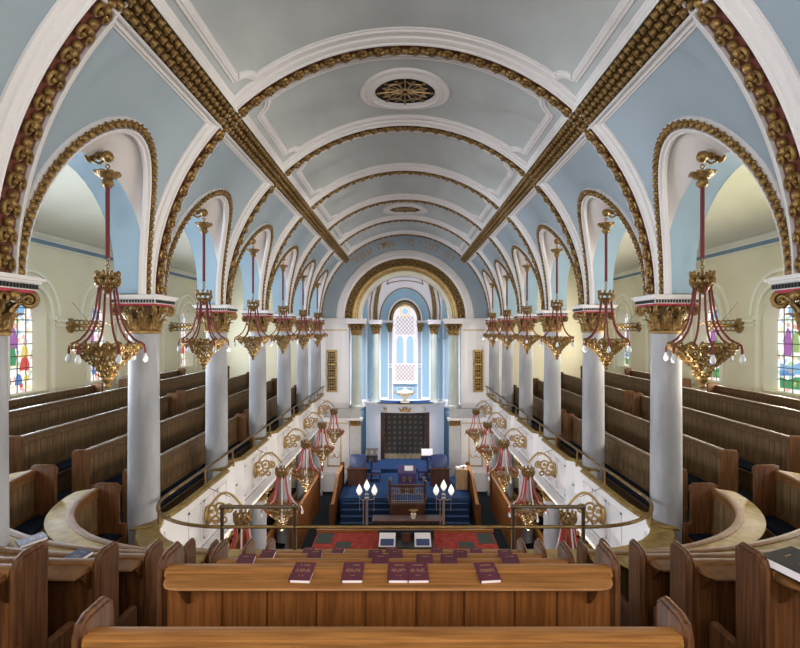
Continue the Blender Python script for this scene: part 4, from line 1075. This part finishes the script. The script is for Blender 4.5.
b = MB(); c = (0, 30.45, z1+.115); b.lathe([(.28,0),(.28,.05),(.20,.09),(.10,.13),(.09,.24),(.14,.29),(.30,.34),(.42,.45),(.46,.56),(.47,.60)], c, 28); b.build('bowl', 'ivory', t)
b = MB(); b.lathe([(.47,.60),(.44,.63),(.25,.70),(.10,.74),(.04,.76),(.06,.80),(.03,.86),(.0,.88)], c, 28); b.build('lid', 'ivory', t)
b = MB()
for s in (-1, 1): b.tube([(s*.42,30.45,z1+.595),(s*.54,30.45,z1+.625),(s*.60,30.45,z1+.70),(s*.54,30.45,z1+.785),(s*.46,30.45,z1+.735)], .025, 6)
for i in range(16): a = 2*PI*i/16; b.ball((.44*math.cos(a), 30.45+.44*math.sin(a), z1+.115+.50), .035, 5, 4)
b.build('gilt_handles', 'goldlight', t)

def chair_wardens(x, y, side):
    t = thing('wardens_chair', 'high blue upholstered chair with dark wooden box front, %s of the platform' % side, 'chair', (x, y, ZP), 'wardens\' blue chairs')
    z = ZP
    b = MB(); b.box(x-.46, x+.46, y-.55, y-.48, z, z+.80); b.box(x-.50, x+.50, y-.60, y-.46, z+.80, z+.86); b.box(x-.46, x-.40, y-.5, y+.3, z, z+.72); b.box(x+.40, x+.46, y-.5, y+.3, z, z+.72); b.build('wooden_front', 'mahogany', t)
    b = MB(); b.box(x-.38, x+.38, y-.30, y+.24, z+.38, z+.50); b.build('seat', 'bluevelvet', t)
    b = MB(); rows = []
    for i in range(9):
        u = -1+i/4; xx = x+u*.40; d = .06*(1-u*u); rows.append([(xx, y+.20-d, z+.50),(xx, y+.30-d, z+1.28-.05*u*u),(xx, y+.34, z+1.36-.06*u*u),(xx, y+.40, z+1.30),(xx, y+.34, z+.45)])
    b.loft(rows, closed=True, caps=True); b.build('backrest', 'bluevelvet', t, smooth=50)
    for s in (-1, 1): b = MB(); b.box(x+s*.43-.05, x+s*.43+.05, y-.44, y+.28, z+.72, z+.79); b.build('armrest', 'mahogany', t)
chair_wardens(-2.38, 26.6, 'left'); chair_wardens(1.72, 26.6, 'right')
def stool(x, y, side):
    t = thing('side_chair', 'low blue padded chair facing inward beside the %s wardens\' chair' % side, 'chair', (x, y, ZP), 'low blue chairs')
    z = ZP; s = 1 if x < 0 else -1
    b = MB(); b.box(x-.26, x+.26, y-.26, y+.26, z+.40, z+.48); b.build('seat', 'bluevelvet', t)
    b = MB(); b.prism([(x-s*.24,y-.24,z+.5),(x-s*.20,y-.24,z+.5),(x-s*.28,y-.24,z+1.05),(x-s*.33,y-.24,z+1.05)], (0,.48,0)); b.build('backrest', 'bluevelvet', t)
    for dx in (-.22, .22):
        for dy in (-.22, .22):
            b = MB(); b.box(x+dx-.025, x+dx+.025, y+dy-.025, y+dy+.025, z, z+.40); b.build('leg', 'mahogany', t)
stool(-1.50, 27.0, 'left'); stool(.92, 27.2, 'right')
def stand(x, y, side, white):
    t = thing('lectern', ('thin music stand holding white papers right of the curtain' if white else 'small draped lectern with patterned cloth left of the curtain'), 'lectern', (x, y, ZP))
    z = ZP
    b = MB(); b.lathe([(.26,0),(.26,.03),(.05,.08),(.035,.15),(.035,1.05)], (x, y, z), 14); b.build('pedestal', 'mahogany', t)
    b = MB(); b.prism([(x-.32,y-.24,z+1.02),(x+.32,y-.24,z+1.02),(x+.32,y+.20,z+1.30),(x-.32,y+.20,z+1.30)], (0,.02,.04)); b.build('desk_top', 'mahogany', t)
    b = MB()
    if white: b.prism([(x-.29,y-.22,z+1.08),(x+.29,y-.22,z+1.08),(x+.29,y+.18,z+1.34),(x-.29,y+.18,z+1.34)], (0,.004,.008)); b.build('papers', 'page', t)
    else: b.box(x-.33, x+.33, y-.29, y-.26, z+.72, z+1.10); b.prism([(x-.33,y-.26,z+1.08),(x+.33,y-.26,z+1.08),(x+.33,y+.20,z+1.36),(x-.33,y+.20,z+1.36)], (0,0,.01)); b.build('cloth', 'brocade', t)
    if white: b = MB(); b.box(x-.34, x+.34, y-.27, y-.25, z+.84, z+1.04); b.build('cloth', 'bluevelvet', t)
stand(-1.75, 28.0, 'left', False); stand(1.17, 28.0, 'right', True)
t = thing('cabinet', 'pale oak cabinet heaped with papers beside the right arch pilaster', 'cabinet', (2.72, 25.6, ZP))
b = MB(); b.box(2.45, 3.0, 25.4, 25.9, ZP, ZP+.95); b.build('body', 'paleoak', t)
b = MB(); b.box(2.43, 3.02, 25.37, 25.92, ZP+.95, ZP+.98); b.build('top', 'paleoak', t)
b = MB(); b.box(2.50, 2.95, 25.39, 25.40, ZP+.06, ZP+.90); d_ = b.build('door', 'paleoak', t)
b = MB(); b.ball((2.55, 25.375, ZP+.5), .02, 6, 4); b.build('knob', 'brass', d_)
for i, (x, y, r_, w_, lab) in enumerate(((2.56,25.6,.2,.15,'white sheaf of papers lying at the left on the pale oak cabinet'), (2.73,25.62,-.1,.13,'tilted stack of papers in the middle of the pale oak cabinet'), (2.90,25.60,.15,.14,'crumpled papers at the right on the pale oak cabinet'))):
    o = thing('paper_stack', lab, 'papers', (x, y, ZP+.98)); b = MB(); h_ = .07+.03*i
    for j in range(4): a = random.uniform(-.02,.02); b.box(-w_/2+a, w_/2+a, -.14, .14, h_*j/4+.001, h_*(j+1)/4)
    q = b.build('sheets', 'page', None, smooth=0); q.parent = o; o.rotation_euler = (0,0,r_)
# pulpit / reading desk standing on the steps
t = thing('pulpit', 'wooden reading desk with a low barred rail standing on the blue steps', 'pulpit', (0, 23.6, .3))
b = MB(); b.prism([(-.62,22.95,.34),(.82,22.95,.34),(.90,23.6,.34),(.90,24.4,.34),(-.70,24.4,.34),(-.70,23.6,.34)], (0,0,.60)); b.prism([(-.68,22.88,.94),(.88,22.88,.94),(.97,23.6,.94),(.97,24.4,.94),(-.77,24.4,.94),(-.77,23.6,.94)], (0,0,.07)); b.build('base', 'mahogany', t)
b = MB()
for i in range(15):
    x = -.55+1.3*i/14; b.tube([(x,22.98,1.0),(x,22.98,1.72)], .012, 6)
for z in (1.10, 1.38, 1.62): b.tube([(-.6,22.98,z),(.8,22.98,z)], .012, 6)
for x in (-.3, .1, .5): b.torus((x,22.98,1.5), .09, .012, (0,1,0), 12, 4)
b.build('bars', 'silver', t)
b = MB(); b.box(-.68, .88, 22.93, 23.03, 1.72, 1.80)
for x in (-.66, .86): b.box(x-.05, x+.05, 22.92, 23.04, 1.0, 1.85); b.ball((x,22.98,1.92), .08, 8, 6); b.box(x-.06, x+.06, 23.0, 24.3, 1.72, 1.80)
b.build('hand_rail', 'mahogany', t)
b = MB(); b.box(-.55, .75, 23.1, 24.2, 1.005, 1.03); b.build('blue_floor_mat', 'navycarpet', t)
t = thing('reading_lectern', 'small lectern under an embroidered purple cloth behind the barred rail', 'lectern', (.1, 24.7, ZP))
b = MB(); b.box(-.25, .45, 24.62, 25.0, ZP, ZP+.95); b.build('stand', 'mahogany', t)
b = MB(); b.prism([(-.33,24.55,ZP+1.0),(.53,24.55,ZP+1.0),(.53,25.05,ZP+1.25),(-.33,25.05,ZP+1.25)], (0,0,.03)); b.box(-.33, .53, 24.54, 24.57, ZP+.45, ZP+1.02); b.build('cloth', 'purple', t)
b = MB()
for s in (-1, 1): b.torus((.1+s*.14,24.53,ZP+.75), .08, .015, (0,1,0), 10, 4); b.box(.1+s*.14-.015, .1+s*.14+.015, 24.52, 24.54, ZP+.6, ZP+.9)
b.box(-.3, .5, 24.52, 24.54, ZP+.48, ZP+.51); b.build('embroidery', 'goldlight', t)
o = MB(); o.box(-.02, .38, 24.62, 24.98, 0, .03); ob = MB(); ob.prism([(-.02,24.66,ZP+1.10),(.38,24.66,ZP+1.10),(.38,24.96,ZP+1.24),(-.02,24.96,ZP+1.24)], (0,0,.03))
tag(ob.build('open_book', 'page', None, origin=Vector((.18,24.8,ZP+1.1))), 'white open book lying on the embroidered purple cloth', 'book')
# dark bench and table in front of the pulpit
t = thing('dark_table', 'long dark table between the red carpet and the blue steps', 'table', (.1, 22.0, 0))
b = MB(); b.box(-1.35, 1.55, 21.65, 22.35, .62, .70); b.build('table_top', 'mahogany', t)
for x in (-1.25, 1.45):
    for y in (21.75, 22.25): b = MB(); b.box(x-.05, x+.05, y-.05, y+.05, .01, .62); b.build('leg', 'mahogany', t)
b = MB(); b.box(-1.3, 1.5, 21.68, 21.72, .2, .62); b.build('apron', 'blackpaint', t)
t = thing('plant_pot', 'tiny white pot with a yellow green plant on the long dark table', 'plant', (.35, 21.95, .70))
b = MB(); b.lathe([(.08,.70),(.12,.90),(.10,.90)], (.35, 21.95, 0), 12); b.build('pot', 'ivory', t)
b = MB()
for i in range(9):
    a = 2*PI*i/9; b.tube([(.35,21.95,.88),(.35+.1*math.cos(a),21.95+.1*math.sin(a),1.03),(.35+.24*math.cos(a),21.95+.2*math.sin(a),1.05)], [.015,.02,.004], 5)
b.build('leaves', 'goldlight', t)
# lamp standards with three flame glasses
def candelabrum(x, side):
    y = 21.12
    t = thing('lamp_standard', 'silver lamp standard with three white flame shades, %s of the pulpit' % side, 'lamp', (x, y, BZ-.4), 'lamp standards flanking the pulpit')
    b = MB(); b.lathe([(.18,0),(.18,.06),(.15,.10),(.11,.18),(.10,.22)], (x, y, .46), 16); b.box(x-.2, x+.2, y-.17, y+.15, .01, .46); b.build('foot', 'silver', t)
    b = MB(); b.lathe([(.06,.65),(.055,1.2),(.05,1.75),(.10,1.80),(.05,1.86),(.09,1.95),(.04,2.0)], (x, y, 0), 12); b.lathe([(.02,.6),(.02,1.7)], (x-.14, y, 0), 8); b.build('stem', 'silver', t)
    b = MB()
    for s in (-1, 1): b.tube([(x,y,1.78),(x+s*.14,y,1.72),(x+s*.28,y,1.78),(x+s*.30,y,1.9)], .02, 6); b.lathe([(.03,0),(.07,.04),(.07,.06)], (x+s*.30, y, 1.88), 10); b.tube([(x+s*.30,y,1.86),(x+s*.28,y,1.3)], .012, 5)
    b.lathe([(.03,0),(.07,.04),(.07,.06)], (x, y, 2.06), 10); b.build('arms', 'silver', t)
    for dx, z in ((-.30,1.95),(.30,1.95),(0,2.13)):
        b = MB(); b.lathe([(.05,0),(.11,.09),(.12,.16),(.08,.27),(.03,.36),(.0,.42)], (x+dx, y, z), 14); b.build('flame_shade', 'flame', t, smooth=60)
candelabrum(-1.52, 'left'); candelabrum(1.54, 'right')
# reading table on the bimah with two blue-and-white open books
t = thing('bimah_desk', 'dark reading desk on the red carpet holding two blue and white books', 'desk', (.05, 19.4, BZ))
b = MB(); b.box(-.95, 1.05, 19.0, 19.9, BZ, BZ+.10); b.box(-1.0, 1.1, 19.95, 20.05, BZ, BZ+.35); b.build('body', 'blackpaint', t)
b = MB(); b.box(-.12, .20, 19.5, 19.53, BZ+.1, BZ+.42); b.build('wooden_panel', 'mahogany', t)
for x, lab in ((-.65, 'left'), (.65, 'right')):
    o = thing('open_folder', 'white page and blue folder on the dark reading desk, the %s one' % lab, 'folder', (x, 19.4, BZ+.1))
    b = MB(); b.prism([(x-.30,19.05,BZ+.101),(x+.30,19.05,BZ+.101),(x+.30,19.85,BZ+.28),(x-.30,19.85,BZ+.28)], (0,0,.03)); b.build('white_board', 'page', o)
    b = MB(); b.prism([(x-.24,19.08,BZ+.14),(x+.24,19.08,BZ+.14),(x+.24,19.45,BZ+.225),(x-.24,19.45,BZ+.225)], (0,0,.015)); b.build('blue_sheet', 'bluevelvet', o)

# ------------------------------------------------------------------ chandeliers
def basket(b, c, s=1.0, seed=3):
    rnd = random.Random(seed); c = Vector(c)
    prof = [(.45,.02),(.40,-.05),(.31,-.13),(.22,-.21),(.135,-.31),(.10,-.40)]
    cnt = [15,13,11,9,7,6]; rad = [.072,.068,.064,.058,.045,.038]
    for (r, z), n, q in zip(prof, cnt, rad):
        for i in range(n):
            a = 2*PI*(i+.5*(rnd.random()))/n; d = Vector((math.cos(a), math.sin(a), 0)); p = c+(d*r+Vector((0,0,z)))*s
            b.torus(p, q*s, .019*s, (d+Vector((0,0,-.6))), 8, 4); b.ball(p+d*.02*s, .026*s, 5, 3)
    for i in range(18):
        a = 2*PI*i/18; d = Vector((math.cos(a), math.sin(a), 0)); b.ball(c+(d*.47+Vector((0,0,.06)))*s, (.035*s,.035*s,.055*s), 5, 4)
    b.torus(c+Vector((0,0,.0)), .455*s, .02*s, (0,0,1), 24, 5); b.torus(c+Vector((0,0,-.17*s)), .27*s, .018*s, (0,0,1), 18, 5)
    b.lathe([(.075*s,-.40*s),(.10*s,-.44*s),(.075*s,-.49*s),(.035*s,-.53*s),(.055*s,-.57*s),(.02*s,-.61*s)], c, 10)
def crownmesh(b, c, s=1.0):
    c = Vector(c)
    for i in range(9):
        a = 2*PI*i/9; d = Vector((math.cos(a), math.sin(a), 0))
        b.torus(c+(d*.125+Vector((0,0,.0)))*s, .05*s, .018*s, d, 8, 4); b.ball(c+(d*.13+Vector((0,0,.085)))*s, (.022*s,.022*s,.04*s), 5, 4); b.ball(c+(d*.10+Vector((0,0,-.07)))*s, .028*s, 5, 3)
    b.torus(c+Vector((0,0,.05*s)), .125*s, .015*s, (0,0,1), 16, 4); b.torus(c+Vector((0,0,-.05*s)), .115*s, .015*s, (0,0,1), 16, 4)
    b.lathe([(.10*s,-.05*s),(.07*s,-.11*s),(.03*s,-.16*s)], c, 10)
def upper_chandelier(label, loc, sg):
    x, y, z = loc                                       # z = eye level datum
    t = thing('chandelier', label, 'chandelier', (x, y, z+2.4), 'basket chandeliers in the arcade arches')
    def B(b, nm, m, sm=60): o = b.build(nm, m, t, smooth=sm, fixn=False); return o
    b = MB(); xo = x+sg*.34
    xo = x+sg*.26; b.ball((xo,y,z+2.50), (.05,.13,.13), 10, 6); b.ball((xo-sg*.06,y,z+2.50), (.04,.09,.09), 10, 6); b.tube([(xo,y,z+2.50),(x+sg*.1,y,z+2.48),(x,y,z+2.46)], .042, 8); b.tube([(xo,y,z+2.42),(x+sg*.12,y,z+2.36),(x+sg*.03,y,z+2.42)], .018, 6); b.ball((x,y,z+2.46), .085, 8, 6); b.torus((x+sg*.14,y,z+2.48), .05, .02, (1,0,0), 8, 4)
    b.torus((x,y,z+2.32), .03, .01, (0,1,0), 8, 4); B(b, 'wall_bracket', 'brass')
    b = MB(); b.lathe([(.02,2.27),(.09,2.23),(.17,2.22),(.12,2.16),(.06,2.14),(.085,2.07),(.05,2.02)], (x, y, z), 12)
    for i in range(8): a = 2*PI*i/8; b.ball((x+.14*math.cos(a), y+.14*math.sin(a), z+2.22), (.05,.05,.03), 5, 4)
    B(b, 'ceiling_rose', 'gold')
    b = MB(); b.tube([(x,y,z+2.05),(x,y,z+1.02)], .030, 8); B(b, 'rod', 'cord')
    b = MB()
    for i in range(4): b.torus((x,y,z+1.0-.05*i), .025, .009, (1,0,0) if i % 2 else (0,1,0), 8, 4)
    B(b, 'chain', 'brass')
    b = MB(); crownmesh(b, (x, y, z+.70), 1.15); B(b, 'crown', 'gold')
    b = MB(); basket(b, (x, y, z-.27), .92); B(b, 'basket', 'gold')
    for i in range(6):
        a = 2*PI*(i+.25)/6; d = Vector((math.cos(a), math.sin(a), 0)); c0 = Vector((x, y, z))
        pts = [c0+d*r_+Vector((0,0,h)) for r_, h in ((.10,.68),(.125,.50),(.15,.30),(.19,.12),(.25,-.02),(.34,-.13),(.42,-.18),(.475,-.21),(.49,-.28),(.49,-.33))]
        b = MB(); b.tube(pts, .017, 6); cd = B(b, 'cord', 'cord')
        b = MB(); p = pts[-1]; b.lathe([(.016,0),(.022,-.02),(.040,-.07),(.036,-.10),(.02,-.125),(.0,-.13)], p, 8); b.build('bulb', 'bulb', cd, smooth=60)
    return t
up0 = {}
for sg in (-1, 1):
    side = 'left' if sg < 0 else 'right'; proto = None
    for k in range(0, 6):
        y = DK(k)+S/2; lab = 'gilt basket chandelier with maroon cords in the %s arch from the near end, %s arcade' % (ORD[k], side)
        if proto is None: proto = o = upper_chandelier(lab, (sg*4.22, y, EYE), sg)
        else:
            o = copy_tree(proto); o.location = (sg*4.22, y, EYE+2.4); o['label'] = lab
def lower_chandelier(label, loc, sg):
    x, y, z = loc
    t = thing('chandelier', label, 'chandelier', (x, y, z), 'basket chandeliers hung from the gallery front')
    def B(b, nm, m): return b.build(nm, m, t, smooth=60, fixn=False)
    b = MB(); x1 = sg*4.15                         # scrolled bracket back to the parapet
    pts = []
    for i in range(15):
        u = i/14; pts.append((x1+(x-x1)*u, y, z+.12+.34*math.sin(u*PI*.97)+.05*u))
    b.tube(pts, .028, 6)
    for u, r_ in ((.12,.13),(.38,.11),(.62,.08)):
        xx = x1+(x-x1)*u; b.torus((xx,y,z+.05+.12*math.sin(u*PI)), r_, .025, (0,1,0), 12, 5); b.ball((xx,y,z+.05+.12*math.sin(u*PI)), .05, 6, 4)
        b.torus((xx+sg*.1,y,z-.08), r_*.7, .022, (0,1,0), 10, 4)
    b.tube([(x1,y,z-.12),(x1+(x-x1)*.3,y,z-.10),(x1+(x-x1)*.6,y,z+.12)], .022, 6); b.ball((x1,y,z+.0), (.05,.12,.22), 8, 6)
    B(b, 'scroll_bracket', 'goldlight')
    b = MB(); b.tube([(x1+sg*.05,y,z+.62),(x+sg*.25,y,z+.40)], .008, 4); b.build('stay_wire', 'brass', t)
    b = MB(); b.tube([(x,y,z+.16),(x,y,z+.02)], .015, 6); crownmesh(b, (x, y, z-.05), 1.25); B(b, 'crown', 'gold')
    b = MB(); basket(b, (x, y, z-1.05), 1.02, 5); B(b, 'basket', 'gold')
    for i in range(8):
        a = 2*PI*(i+.3)/8; d = Vector((math.cos(a), math.sin(a), 0)); c0 = Vector((x, y, z))
        b = MB(); pts = [c0+d*r_+Vector((0,0,h)) for r_, h in ((.12,-.1),(.16,-.4),(.22,-.68),(.32,-.90),(.44,-1.0),(.53,-1.04),(.56,-1.12))]
        b.tube(pts, .018, 6); cd = B(b, 'cord', 'whitecord' if i % 3 == 0 else 'redcord')
        if i % 2 == 0:
            b = MB(); b.lathe([(.016,0),(.022,-.02),(.040,-.07),(.036,-.10),(.02,-.125),(.0,-.13)], pts[-1], 8); b.build('bulb', 'bulb', cd, smooth=60)
    return t
for sg in (-1, 1):
    side = 'left' if sg < 0 else 'right'; proto = None
    for k in range(1, 6):
        y = DK(k)+S/2; lab = 'basket chandelier with red-white cords under the %s gallery front, %s from near end' % (side, ORD[k-1])
        if proto is None: proto = o = lower_chandelier(lab, (sg*3.42, y, EYE-3.9), sg)
        else: o = copy_tree(proto); o.location = (sg*3.42, y, EYE-3.9); o['label'] = lab
# wall brackets between the aisle windows
for sg in (-1, 1):
    side = 'left' if sg < 0 else 'right'; proto = None
    for n_, y in enumerate((9.5, 16.8, 24.0)):
        lab = 'gilt scrolled bracket arm on the %s aisle wall, %s from the near end' % (side, ORD[n_])
        if proto is None:
            x = sg*XW; z = EYE+.14; t = proto = thing('wall_bracket', lab, 'wall bracket', (x, y, z), 'gilt brackets on the aisle walls')
            b = MB(); b.lathe([(.0,0),(.24,0),(.24,.03),(.15,.07),(.06,.1)], (0,0,0), 16)
            q = MB(); q.add2(b, lambda v: (x-sg*v[2], y+v[0], z+v[1])); q.build('back_plate', 'gold', t, smooth=60)
            b = MB(); b.tube([(x,y,z),(x-sg*.5,y,z),(x-sg*1.0,y,z+.02)], .045, 6)
            for i in range(6):
                for s in (-1, 1): b.torus((x-sg*(.2+.15*i), y, z+s*.09), .085-.006*i, .022, (0,1,0), 10, 4)
                b.ball((x-sg*(.2+.15*i), y, z), .07, 6, 4)
            b.tube([(x-sg*.9,y,z),(x-sg*1.15,y,z+.10),(x-sg*1.3,y,z+.02)], .025, 5); b.build('scroll_arm', 'gold', t, smooth=60, fixn=False)
            b = MB(); b.tube([(x-sg*.05,y,z+.75),(x-sg*.6,y,z+.08)], .008, 4); b.build('stay_wire', 'brass', t)
        else: o = copy_tree(proto); o.location = (sg*XW, y, EYE+.14); o['label'] = lab

# ------------------------------------------------------------------ crown vents
for k, lab in ((1, 'large round pierced vent with white rim, in the crown of the near vault'), (4, 'small looking round pierced vent, far along the crown of the vault')):
    yc = DK(k)+S/2; t = thing('ceiling_vent', lab, 'vent', (0, yc, SP+R))
    def sp(x, y, off): th = math.acos(max(-1, min(1, x/R))); return Vector(((R-off)*math.cos(th), y, SP+(R-off)*math.sin(th)))
    b = MB(); rows = []
    for r_, off in ((.95,.0),(.94,.05),(.88,.07),(.84,.06),(.80,.10),(.72,.11),(.70,.08),(.66,.08),(.63,.03)):
        rows.append([sp(r_*math.cos(2*PI*i/48), yc+r_*.98*math.sin(2*PI*i/48), off) for i in range(49)])
    b.loft(rows); b.build('moulded_rim', 'white', t, smooth=50, fixn=False)
    b = MB(); b.loft([[sp(r_*math.cos(2*PI*i/32), yc+r_*math.sin(2*PI*i/32), .012) for i in range(33)] for r_ in (.001,.35,.66)]); b.build('dark_opening', 'grille', t, smooth=60, fixn=False)
    b = MB()
    def flat(pts, r_): b.tube([sp(x, yc+y, .05) for x, y in pts], r_, 5)
    for q in range(8):
        a = 2*PI*q/8; ca, sa = math.cos(a), math.sin(a); rot = lambda u, v: (u*ca-v*sa, u*sa+v*ca)
        flat([rot(.05,0), rot(.3,0), rot(.60,0)], .014)
        for s in (-1, 1):
            flat([rot(.12+.0*i+.34*i/8*(1), s*(.13*math.sin(PI*i/8))) for i in range(9)], .013)
            flat([rot(.40+.09*math.cos(PI*.2+i*.7)*(1-i*.08), s*(.12+.09*math.sin(PI*.2+i*.7)*(1-i*.08))) for i in range(8)], .012)
        b.ball(sp(*(lambda p_: (p_[0], yc+p_[1]))(rot(.56,0)), .05), .035, 5, 4)
    b.torus(sp(0, yc, .05), .10, .018, (0,0,1), 12, 5); b.build('scroll_grille', 'brass', t, smooth=60, fixn=False)

# navy books on the near left corner pew desk and the black volume at the far right of the picture
def deskbook(sg, i, x, label, cover, w, h, th, rot, letter, dz=0):
    d = ROWD[i]; return book(0, x*100, 0, 0, label, None, w=w, h=h, th=th, rot=rot, tilt=.12, cover=cover, letter=letter, xyz=(sg*x, d-.27, EYE+CAPS[i]-.04+dz))
def dbook(xyz, label, cover, w, h, th, rot, letter, tilt): return book(abs(xyz[0])*100, 0, 0, 0, label, None, w=w, h=h, th=th, rot=rot, tilt=tilt, cover=cover, letter=letter, xyz=xyz)
dbook((-2.97, 4.62, EYE+CAPS[2]-.02), 'navy blue book on a curved pew desk, just behind the nearest left bench end', 'navybook', .17, .22, .035, -.35, True, .16)
dbook((-4.22, 5.78, EYE+CAPS[1]-.02), 'navy and grey book beside the cropped column at the left edge', 'navybook', .20, .26, .035, -.75, True, .12)
dbook((2.42, 2.93, EYE+CAPS[4]-.015), 'thick black book with white page edges at the right edge', 'blackbook', .30, .36, .055, .42, True, .10)

# ------------------------------------------------------------------ wall behind the last row, with unseen rear windows added to light the room from behind
b = MB(); mp = lambda u, z, d: (u, -2.0-d, z); xs = [-XW, -6.6, -2.2, 2.2, 6.6, XW]; RW = [(-8.6,1.0), (-4.4,1.3), (0,1.7), (4.4,1.3), (8.6,1.0)]; outs = []
for (c_, w_), a, e in zip(RW, xs, xs[1:]): outs.append((c_, w_, arched_cell(b, mp, a, e, 0, EYE+6, c_, w_, EYE-.2, EYE+1.4 if abs(c_) < 5 else EYE+.6, depth=.3, reveal_mi=1)))
struct(b.build('wall_back', ['cream', 'creamlight'], fixn=False))
for c_, w_, o_ in outs:
    widx += 1; g = MB(); g.add([(u, -2.29, z) for u, z in o_], [tuple(range(len(o_)))]); wn = struct(g.build('window_%d' % widx, 'glass', origin=Vector((c_, -2.29, EYE)), smooth=0, fixn=False))
    l = MB()
    for j in range(-2, 3): l.box(c_+j*w_*.33-.01, c_+j*w_*.33+.01, -2.28, -2.26, EYE-.2, EYE+1.4)
    l.build('lead_bars', 'lead', wn)

# ------------------------------------------------------------------ lights
def area(name, loc, rot, sx, sy, power, col=(1,1,1)):
    l = bpy.data.lights.new(name, 'AREA'); l.shape = 'RECTANGLE'; l.size = sx; l.size_y = sy; l.energy = power; l.color = col
    o = bpy.data.objects.new(name, l); C.objects.link(o); o.location = loc; o.rotation_euler = rot; return o
for sg in (-1, 1):
    cl = (.80,.90,1) if sg < 0 else (1,.94,.80)
    for y in WIN_Y:
        if y < 12: area('window_daylight', (sg*(XW+.28), y, SILL+1.3), (0, sg*PI/2, 0), 2.3, 1.1, 330, cl)
        else:
            for dz in (.5, 1.25, 2.0):
                l = bpy.data.lights.new('window_daylight', 'SPOT'); l.energy = 330*1.6/3; l.spot_size = math.radians(165); l.spot_blend = .6; l.shadow_soft_size = 0; l.color = cl
                o = bpy.data.objects.new('window_daylight', l); C.objects.link(o); o.location = (sg*(XW+.05), y, SILL+dz); o.rotation_euler = (0, sg*PI/2, 0)
area('ark_fill_light', (0, YEND+.25, SP+1.75), (math.radians(16), 0, 0), 2.2, .3, 230, (.95,.96,1)).data.spread = math.radians(95)  # added fill for the ark and platform, no real lamp here
area('apse_fill_light', (0, YEND+.9, SP+1.95), (math.radians(80), 0, 0), 1.8, .2, 18, (.95,.96,1))  # second added fill, brightens the apse
for c_, w_, o_ in outs: area('rear_fill_light', (c_, -1.98, EYE+1.1), (PI/2, 0, 0), w_*1.6, 2.4, 100*w_, (1,.98,.95))  # added fill from behind the camera, at the assumed rear windows
def lamp(loc, power, r=.0, col=(1,.95,.86)):  # added fill points near the chandeliers, which are unlit themselves
    l = bpy.data.lights.new('nave_fill_light', 'POINT'); l.energy = power; l.shadow_soft_size = r; l.color = col
    o = bpy.data.objects.new('nave_fill_light', l); C.objects.link(o); o.location = loc
for sg in (-1, 1):
    for k in range(0, 6): lamp((sg*3.60, DK(k)+S/2, EYE-.72), 21)
    for k in range(1, 6): lamp((sg*3.42, DK(k)+S/2, EYE-5.85), 60)
w = bpy.data.worlds.new('World'); bpy.context.scene.world = w; w.use_nodes = True
w.node_tree.nodes['Background'].inputs['Color'].default_value = (.95,.97,1,1); w.node_tree.nodes['Background'].inputs['Strength'].default_value = .4

# ------------------------------------------------------------------ camera
cam = bpy.data.cameras.new('Camera'); co = bpy.data.objects.new('Camera', cam); C.objects.link(co)
co.location = (0, 0, EYE); co.rotation_euler = (PI/2, 0, 0); cam.sensor_width = 36; cam.lens = F*36/800; cam.clip_start = .05
cam.shift_x = -(CX-400)/800; cam.shift_y = (CY-324)/800
sc = bpy.context.scene; sc.camera = co
sc.view_settings.view_transform = 'Standard'; sc.view_settings.look = 'None'; sc.view_settings.gamma = 1; sc.view_settings.exposure = 0.22; sc.view_settings.use_curve_mapping = False
